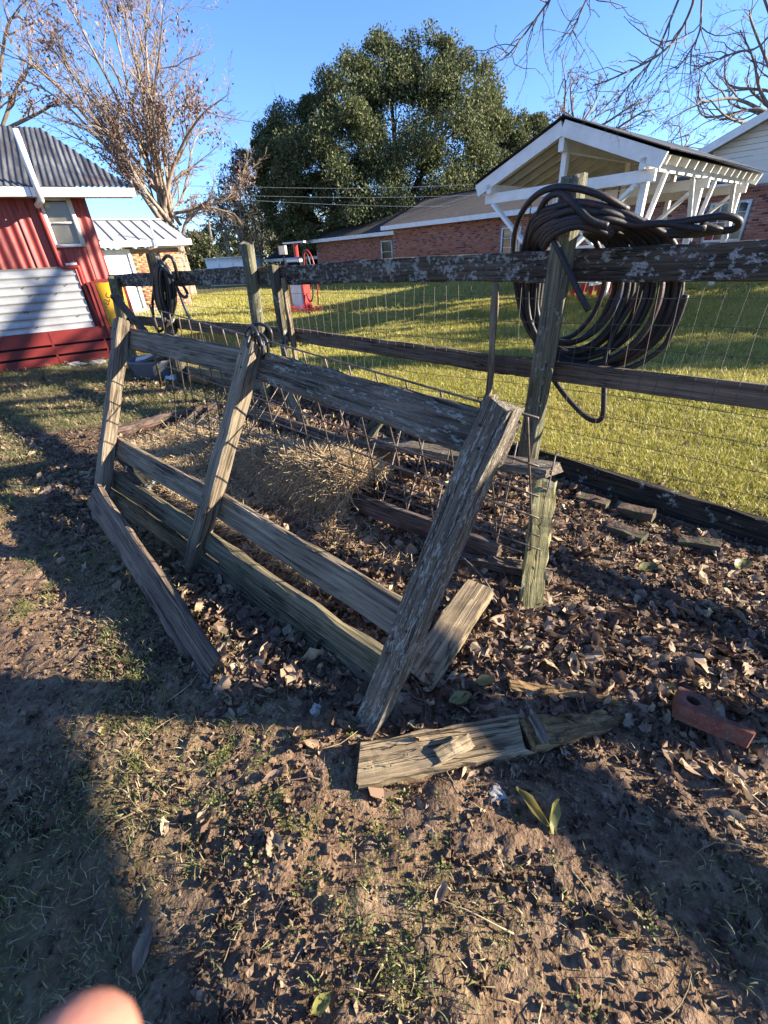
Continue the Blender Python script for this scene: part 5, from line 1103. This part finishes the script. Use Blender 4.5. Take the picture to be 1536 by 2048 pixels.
def leafmesh(L, wd, curl, fold, twist=0.0, n=6):
    v = []; f = []
    for i in range(n):
        t = i/(n-1); w_ = wd*math.sin(math.pi*min(.97, t*.9+.06))**.8; a = curl*(t-.4); x = (L*(math.sin(a)/curl) if abs(curl) > .05 else L*(t-.4)); z = (L*(1-math.cos(a))/curl if abs(curl) > .05 else 0)
        for j, s in enumerate((-1, -.5, 0, .5, 1)):
            y = s*w_*math.cos(fold*abs(s)); zz = abs(s)**1.5*w_*math.sin(fold)+.006*math.sin(9*t+4*s)
            tt = twist*(t-.5); v.append((x, y*math.cos(tt)-zz*math.sin(tt), z+y*math.sin(tt)+zz*math.cos(tt)))
        if i:
            for j in range(4): f.append(((i-1)*5+j, (i-1)*5+j+1, i*5+j+1, i*5+j))
    me = pyd(v, f); me.polygons.foreach_set('use_smooth', [True]*len(me.polygons)); return me
def rejection(n, x0, x1, y0, y1, dens):
    x = rs.uniform(x0, x1, n); y = rs.uniform(y0, y1, n); k = rs.random(n) < dens(x, y); return x[k], y[k]
def yaw(n, tilt=.15): return np.stack([rs.normal(0, tilt, n), rs.normal(0, tilt, n), rs.uniform(0, 6.28, n)], 1)
def on_ground(x, y, dz=0.0): return np.stack([x, y, gz(x, y)+dz], 1)
def visible(x, y, m=60):
    p = np.stack([x, y, gz(x, y)], 1)-CAM; z = p@fwd; u = 768+F*(p@cright)/z; v = 1024-F*(p@cup)/z
    return (z > .1) & (u > -m) & (u < 1536+m) & (v > -m) & (v < 2048+m)
# lawn grass, dense near the fence and coarser with distance
gsrc = [(tuft(16, .045, .0055, .022), 'grass') for _ in range(4)]+[(tuft(12, .06, .005, .026, 1.2), 'grass') for _ in range(3)]
pts = []; sc_ = []
for (n, r0, r1, s0) in ((150000, .5, 6, 1.0), (150000, 6, 13, 1.35), (130000, 13, 30, 1.9)):
    a = rs.uniform(-.85, .85, n); r = np.sqrt(rs.uniform(r0*r0, r1*r1, n)); x, y = r*np.sin(a), r*np.cos(a); s, o = so(x, y)
    dens = np.clip(.75*(5.5/np.maximum(r, 3.5))**.5, .2, 1)*(.30+.85*vnoise(x, y, 1.7))*(.45+.8*sstep(.25, .6, vnoise(x, y, 6.5, 23)))
    k = (o > .05) & visible(x, y) & (rs.random(n) < dens) & ~((s > 7.4) & (o < 1.0))
    hx = (x-FP(0, 0)[0]); k &= ~(((x-fp[0])**2+(y-fp[1])**2) < .2)
    pts.append(on_ground(x[k], y[k])); sc_.append(s0*rs.uniform(.7, 1.3, k.sum()))
pts = np.concatenate(pts); n = len(pts)
scatter('grass', pts, yaw(n), np.concatenate(sc_), rs.integers(0, len(gsrc), n), gsrc, 'short yellow-green lawn grass beyond the fence', None)
# thin grass of the paddock
psrc = [(tuft(9, .035, .0028, .03, 1.3), 'grass_patch') for _ in range(4)]+[(tuft(7, .05, .002, .03, 1.7), 'straw') for _ in range(2)]
x, y = rejection(150000, -7.5, 1.6, .05, 9.0, lambda x, y: grass_amount(x, y)*np.clip(1.1-.085*np.hypot(x, y), .35, 1)); k = visible(x, y); x, y = x[k], y[k]; n = len(x)
scatter('paddock_grass', on_ground(x, y), yaw(n, .3), rs.uniform(.6, 1.3, n)*(1+.06*np.hypot(x, y)), np.where(rs.random(n) < .80, rs.integers(0, 4, n), rs.integers(4, 6, n)), psrc, 'thin patchy grass on the paddock soil', None)
# green weeds
def weedmesh():
    mb = MB()
    for _ in range(16):
        a = rs.uniform(0, 6.28); r = .035*math.sqrt(rs.random()); h = rs.uniform(.008, .035); c = np.array([r*math.cos(a), r*math.sin(a), h]); q = rs.uniform(.0025, .0055)
        d = np.array([math.cos(a), math.sin(a), rs.uniform(-.2, .5)]); s = np.array([-math.sin(a), math.cos(a), rs.uniform(-.3, .3)])
        mb.add([c-d*q, c+s*q*.8, c+d*q, c-s*q*.8], [(0, 1, 2, 3)]); mb.add([c*[.6, .6, 0], c*[.6, .6, 0]+[.001, 0, 0], c+[.001, 0, 0], c], [(0, 1, 2, 3)])
    return npmesh(np.concatenate(mb.v), np.concatenate(mb.f))
wsrc = [(weedmesh(), 'weed') for _ in range(5)]
def weed_d(x, y):
    s, o = so(x, y); v_ = sstep(.60, .75, vnoise(x, y, 3.3, 2))
    return np.clip(v_*(.07+.28*sstep(-.4, -1.0, x))*np.where(o < -2.6, 1, .3)+.8*np.exp(-((o+.16)/.12)**2)*(vnoise(x, y, 2.5) > .45)+.5*np.exp(-((o+2.75)/.15)**2)*(vnoise(x, y, 2.2, 8) > .5), 0, 1)*(o < -.05)
x, y = rejection(20000, -3.2, 2.6, .05, 3.8, weed_d); k = visible(x, y); x, y = x[k], y[k]; n = len(x)
scatter('weeds', on_ground(x, y), yaw(n, .2), rs.uniform(.45, 1.0, n), rs.integers(0, 5, n), wsrc, 'small green clover-like weeds', None)
# fallen leaves: the nearest three hundred are pieces of their own
lsrc = [leafmesh(.062, .0135, c_, f_, t_) for c_, f_, t_ in ((1.2, .5, .5), (-.9, .9, .3), (2.4, .7, -.8), (.6, 1.1, .9), (3.2, .4, .4), (-1.8, .7, 1.2), (.3, .3, -.4), (1.8, 1.2, .2))]
lbroad = [leafmesh(.055, .019, c_, f_, t_) for c_, f_, t_ in ((.8, .4, .2), (-1.2, .6, .5), (1.6, .9, -.5))]
def torn(L):
    k = 9; a = np.linspace(0, 2*math.pi, k, endpoint=False); r = L*.5*rs.uniform(.55, 1.1, k); v = [(0, 0, .004)]+[(r[i]*math.cos(a[i])*1.25, r[i]*math.sin(a[i])*.8, rs.uniform(-.003, .008)) for i in range(k)]
    return pyd(v, [(0, 1+i, 1+(i+1) % k) for i in range(k)])
lbroad += [torn(q) for q in (.035, .045, .028, .05, .022)]
for me_ in lsrc+lbroad: me_.materials.append(M['leaf_litter'])
allsrc = [(q, 'leaf_litter') for q in lsrc+lbroad]
def litter_d(x, y):
    s, o = so(x, y); pen = sstep(-2.62, -2.42, o)*(1-sstep(-.05, .02, o))*(1-.75*sstep(2.9, 3.6, s))*(1-.72*sstep(.5, 1.1, s)*sstep(-2.2, -2.1, o)*(1-sstep(-1.0, -.8, o)))
    front = sstep(-2.95, -2.45, o)*.12*sstep(-.2, .5, x)+.016*sstep(-4.4, -3.3, o)
    toe = np.exp(-((o+2.52)/.16)**2)*.8*(s < 2.4)*(s > -.1)
    wet = .35+.65*sstep(.3, .6, vnoise(x, y, 1.9, 4))
    pen = pen*(.16+.84*sstep(.62, 1.0, y)); far = .28*sstep(5.0, 5.6, y)*(1-sstep(7.4, 8.2, y))*sstep(-2.5, -3.5, x)*(y > 5.0)*(vnoise(x, y, .9) > .45)
    return np.clip((np.maximum(np.maximum(pen, toe), front)*wet+far)*(1-.8*trodden(x, y)), 0, 1)
x, y = rejection(100000, -6.5, 2.6, .05, 7.6, litter_d); k = visible(x, y, 20); x, y = x[k], y[k]
r = np.hypot(x, y); order = np.argsort(r); x, y = x[order], y[order]; n = len(x)
P = on_ground(x, y, .006+.022*rs.random(n)*np.clip(litter_d(x, y), 0, 1)); E_ = np.stack([rs.normal(0, .55, n), rs.normal(0, .55, n), rs.uniform(0, 6.28, n)], 1); sc_ = np.clip(rs.lognormal(-.16, .45, n), .3, 2.0); ix = rs.integers(0, len(allsrc), n)
sz = sc_/np.maximum(np.hypot(x, y), .9); big = np.argsort(-sz)[:300]; mk = np.zeros(n, bool); mk[big] = True
for i in big:
    o = D.objects.new('leaf', allsrc[ix[i]][0]); COL.objects.link(o); o.parent = ground; o.location = V(P[i]); o.rotation_euler = E_[i]; o.scale = [float(sc_[i])]*3
scatter('leaf_litter', P[~mk], E_[~mk], sc_[~mk], ix[~mk], allsrc, 'brown curled leaf litter covering the pen floor', None)
x, y = rejection(60000, -1, 9, 1.2, 11, lambda x, y: np.clip(.35*np.exp(-((so(x, y)[1]-.12)/.12)**2)+.05*sstep(.5, .75, vnoise(x, y, .8, 17))*sstep(1.5, 4, x)+.004, 0, 1)*(so(x, y)[1] > .06)); k = visible(x, y); x, y = x[k], y[k]; n = len(x)
scatter('lawn_leaves', on_ground(x, y, .03), yaw(n, .6), rs.uniform(.7, 1.4, n), rs.integers(0, len(allsrc), n), allsrc, 'brown fallen leaves strewn thinly on the lawn', None)
# single leaves that stand out
def lone_leaf(u, v, size, rot, label, mat='leaf_green', broad=False, dz=.02, src=None, e=(0, 0)):
    me = leafmesh(.1, .022 if not broad else .034, *(src or (1.1, .5, .3))); me.materials.append(M[mat]); o = D.objects.new('fallen_leaf', me); COL.objects.link(o)
    o.location = V(GZ(u, v)+Zv(dz)); o.rotation_euler = (e[0], e[1], rot); o.scale = (size,)*3; tag(o, label, 'leaf')
lone_leaf(1068, 1630, 1.25, 2.1, 'long greenish folded leaf left of its yellow twin, below the nailed timber', src=(.5, 1.1, .3)); lone_leaf(1102, 1645, .95, 1.2, 'yellow upright leaf beside the long greenish leaf below the nailed timber', 'leaf_yellow', e=(.7, -.3))
lone_leaf(642, 2018, .5, .6, 'yellow leaf at the very bottom edge', 'leaf_yellow', True); lone_leaf(880, 1800, .7, .9, 'pale curled leaf on bare soil in the lower middle', 'leaf_litter', src=(2.2, .8, .3)); lone_leaf(290, 1915, 1.0, 1.6, 'brown curled leaf in shade at the lower left', 'leaf_litter', src=(.7, .6, .2))
lone_leaf(110, 1645, .8, 1.4, 'twisted brown leaf standing on green weeds at the left edge', 'leaf_litter', e=(1.0, .2)); lone_leaf(545, 1562, .75, .5, 'pale long leaf left of the nailed timber', 'leaf_litter'); lone_leaf(915, 1408, .9, .3, 'broad green leaf in shade behind the nailed timber', 'leaf_green', True); lone_leaf(965, 1372, .8, .1, 'green leaf beside the lying short plank', 'leaf_green', True)
lone_leaf(470, 972, .75, 1.9, 'green upright leaf just right of the middle feeder post', 'leaf_green', e=(.6, .1)); lone_leaf(720, 1080, .9, .2, 'olive leaf lying in front of the hay', 'leaf_green', True); lone_leaf(215, 1085, .8, .9, 'pale green leaf on soil left of the loose grey board', 'leaf_green', True); lone_leaf(1290, 1145, 1.1, .2, 'olive leaf in shade right of the sunlit yellowish board', 'leaf_green', True); lone_leaf(1480, 1140, 1.2, .6, 'broad olive leaf in shade by the kick board at the right', 'leaf_green', True); lone_leaf(1350, 1395, 1.1, 2.4, 'long green leaf touching the holed brick', 'leaf_green')
# straw bits, clods and pebbles of the trodden soil
ssrc = [(npmesh(*[np.asarray(q) for q in ribbon(rs.uniform(.014, .045), .0022, rs.uniform(-.5, .5), .3, 4, True)]), 'straw') for _ in range(8)]
def straw_d(x, y):
    s, o = so(x, y); return (1-.8*trodden(x, y))*np.clip((.25+.75*sstep(.35, .65, vnoise(x, y, 2.3, 6)))*np.where(o < -2.5, .65+.5*sstep(.0, .7, x), .35)*(o < -.05), 0, 1)
x, y = rejection(150000, -4, 2.6, .0, 5.0, straw_d); k = visible(x, y); x, y = x[k], y[k]; n = len(x)
scatter('straw_bits', on_ground(x, y, .006), np.stack([rs.normal(0, .3, n), rs.normal(-.1, .35, n), rs.uniform(0, 6.28, n)], 1), rs.uniform(.5, 1.3, n), rs.integers(0, 8, n), ssrc, 'short dry straw bits strewn over the soil', None)
def clod(seed):
    bm = bmesh.new(); bmesh.ops.create_icosphere(bm, subdivisions=1, radius=.01); r2 = np.random.default_rng(seed)
    for v in bm.verts: v.co = v.co*float(r2.uniform(.65, 1.25)); v.co.z *= .75
    me = D.meshes.new('clod'); bm.to_mesh(me); bm.free(); return me
csrc = [(clod(i), 'soil') for i in range(6)]+[(clod(20+i), 'straw' if False else 'soil') for i in range(2)]
x, y = rejection(26000, -3.4, 2.2, .0, 3.6, lambda x, y: np.where(so(x, y)[1] < -2.5, .25+.75*sstep(.4, .7, vnoise(x, y, 2.9, 11)), .15)); k = visible(x, y); x, y = x[k], y[k]; n = len(x)
scatter('clods', on_ground(x, y, .004), yaw(n, 1.0), np.clip(rs.lognormal(-.55, .5, n), .2, 1.7), rs.integers(0, 8, n), csrc, 'small clods of dry soil', None)
fsrc = [(leafmesh(.020, .0055, c_, .5, .5, 4), 'leaf_crumb') for c_ in (.8, -1.2, 2.0)]+[(torn(q), 'leaf_crumb') for q in (.016, .022, .013)]
x, y = rejection(130000, -3.4, 2.4, .0, 4.6, lambda x, y: (1-.85*trodden(x, y))*np.where(so(x, y)[1] < -2.4, (.20+.8*sstep(.38, .62, vnoise(x, y, 2.6, 14)))*(.8+.2*sstep(-.4, .6, x)), .5)*(so(x, y)[1] < -.05)); k = visible(x, y); x, y = x[k], y[k]; n = len(x)
scatter('leaf_crumbs', on_ground(x, y, .006), yaw(n, .7), np.clip(rs.lognormal(-.25, .4, n), .3, 1.6), rs.integers(0, 6, n), fsrc, 'crumbled brown leaf bits strewn over the soil', None)
# dry stems, each one an object
for k in range(64):
    if k < 40: x0, y0 = rs.uniform(-1.1, 1.3), rs.uniform(.2, 1.15)
    else: x0, y0 = rs.uniform(-2.6, 1.8), rs.uniform(.9, 2.6)
    if so(x0, y0)[1] > -.2: continue
    L = rs.uniform(.08, .34); a = rs.uniform(0, 6.28); c_ = rs.uniform(-1.2, 1.2); Q = []
    for t in np.linspace(0, 1, 7):
        xx = x0+L*t*math.cos(a+c_*t); yy = y0+L*t*math.sin(a+c_*t); Q.append((xx, yy, float(gz(xx, yy))+.010+.014*math.sin(math.pi*t)*rs.random()))
    tag(tube('dry_stem', Q, np.linspace(.0019, .0007, 7)*rs.uniform(.7, 1.3), random.choice(('twig', 'straw')), None, 5), 'thin dry plant stem lying on the trodden soil', 'stem', 'thin dry stems scattered over the soil')
tag(tube('fallen_twig', spline([GZ(912, 1118)+Zv(.05), GZ(960, 1172)+Zv(.07), GZ(1000, 1215)+Zv(.03), GZ(1045, 1238)+Zv(.03)], 5), np.linspace(.005, .003, 16), 'twig', None, 6), 'long pale crooked twig right of the feeder post', 'twig')
# hay: a loose heap along the trough plus thinner strewn stalks
hv = MB()
hc = np.array([GZ(345, 868), GZ(420, 878), GZ(510, 918), GZ(600, 958), GZ(680, 985), GZ(742, 1004)]); hh_ = [.05, .10, .16, .25, .29, .23]; hr = [.38, .38, .32, .30, .31, .28]
hp = spline(hc, 14); tpar = np.linspace(0, 1, len(hp)); H1 = np.interp(tpar, np.linspace(0, 1, 6), hh_); R1 = np.interp(tpar, np.linspace(0, 1, 6), hr)
hd = unit(hc[-1]-hc[0])*[1, 1, 0]; hs = np.array([hd[1], -hd[0], 0])
def hay_pt(i, q): return hp[i]*[1, 1, 0]+hs*R1[i]*q+Zv(gz(*(hp[i]+hs*R1[i]*q)[:2])+H1[i]*max(0, 1-q*q)**.7)
mv = []; mf = []
for i in range(len(hp)):
    for j in range(15): p = hay_pt(i, -1+j/7.); mv.append(p+rs.normal(0, .008, 3))
    if i: mf += [((i-1)*15+j, (i-1)*15+j+1, i*15+j+1, i*15+j) for j in range(14)]
hv.add(mv, mf)
for _ in range(19000):
    i = rs.integers(0, len(hp)); q = rs.normal(0, .62); 
    if abs(q) > 1.5: continue
    p = hay_pt(i, np.clip(q, -1, 1)) if abs(q) <= 1 else (lambda w_: w_+Zv(gz(w_[0], w_[1])+.01))(hp[i]*[1, 1, 0]+hs*R1[i]*q)
    L = rs.uniform(.06, .2); d = rs.normal(0, 1, 3)*[1, 1, .18]+hs*(q*.6)-Zv(.75*abs(q)*np.sign(q)*np.sign(q)); d = unit(d); b_ = rs.normal(0, .55, 3); wv = unit(np.cross(d, rs.normal(0, 1, 3)))*rs.uniform(.0010, .0019)
    C4 = [p+d*L*(t-.4)+b_*L*(t-.4)**2+rs.normal(0, .003, 3) for t in (0, .34, .67, 1)]
    hv.add([c+s*wv for c in C4 for s in (-1, 1)], [(0, 1, 3, 2), (2, 3, 5, 4), (4, 5, 7, 6)])
def strewn(n, poly, zj=.02):
    for _ in range(n):
        a, b_, c, d_ = poly; u_, v_ = rs.random(), rs.random(); p = lerp(lerp(a, b_, u_), lerp(d_, c, u_), v_); p = p*[1, 1, 0]+Zv(gz(p[0], p[1])+.012+zj*rs.random())
        L = rs.uniform(.05, .16); d = unit(rs.normal(0, 1, 3)*[1, 1, .25]); wv = unit(np.cross(d, rs.normal(0, 1, 3)))*rs.uniform(.0009, .0017); b2_ = rs.normal(0, .3, 3)
        C4 = [p+d*L*(t-.5)+b2_*L*(t-.5)**2 for t in (0, .5, 1)]; hv.add([q+s*wv for q in C4 for s in (-1, 1)], [(0, 1, 3, 2), (2, 3, 5, 4)])
strewn(11000, (G(250, 890), G(430, 845), G(600, 1000), G(380, 1040))); strewn(3600, (G(300, 960), G(380, 940), G(700, 1180), G(620, 1180))); strewn(800, (G(560, 960), G(740, 1040), G(860, 1160), G(640, 1100)))
tag(hv.build('hay', 'hay', None), 'heap of dull golden hay along the feeder trough', None, None, 'stuff')
# ------------------------------------------------------------------ the photographer's hand: one fingertip shows at the lens
def cs(x, y, z): return CAM + cright*x + cup*(y+.0078) + fwd*z                       # hand joints measured from the eye point
def hand():
    J = []; Ed = []; Rr = []
    def j(p, r, par=None):
        J.append(cs(*p)); Rr.append(r); k = len(J)-1
        if par is not None: Ed.append((par, k))
        return k
    wr = j((-.055, -.215, .010), .026); pa_ = j((-.052, -.160, .024), .030, wr); kn = j((-.050, -.128, .038), .017, pa_)
    a = j((-.047, -.108, .052), .0098, kn); b_ = j((-.0425, -.088, .060), .0088, a); j((-.0413, -.0765, .0605), .0080, b_)
    for q, (dx_, L) in enumerate(((.022, 1.05), (.043, .98), (.062, .8))):
        k = j((-.050+dx_, -.132-.004*q, .040), .014, pa_); k = j((-.047+dx_, -.118-.006*q, .062), .0095, k); k = j((-.044+dx_*.95, -.128-.004*q, .080*L+.006), .0088, k); j((-.042+dx_*.9, -.146, .078*L), .0078, k)
    k = j((-.080, -.165, .020), .016, pa_); k = j((-.098, -.140, .028), .011, k); j((-.104, -.115, .034), .009, k)
    j((-.07, -.30, -.03), .030, wr); j((-.09, -.42, -.10), .038, len(J)-1)
    me = D.meshes.new('hand'); me.from_pydata([tuple(map(float, p)) for p in J], Ed, []); me.update(); o = put('hand', me, 'skin')
    o.modifiers.new('skin', 'SKIN'); me.skin_vertices[0].data.foreach_set('radius', np.repeat(np.array(Rr, np.float32), 2)); me.skin_vertices[0].data[0].use_root = True
    sd = o.modifiers.new('sub', 'SUBSURF'); sd.levels = 2; sd.render_levels = 2; o.modifiers['skin'].use_smooth_shade = True
    return tag(o, 'pinkish fingertip of the photographer poking in at the bottom left', 'hand')
hand()
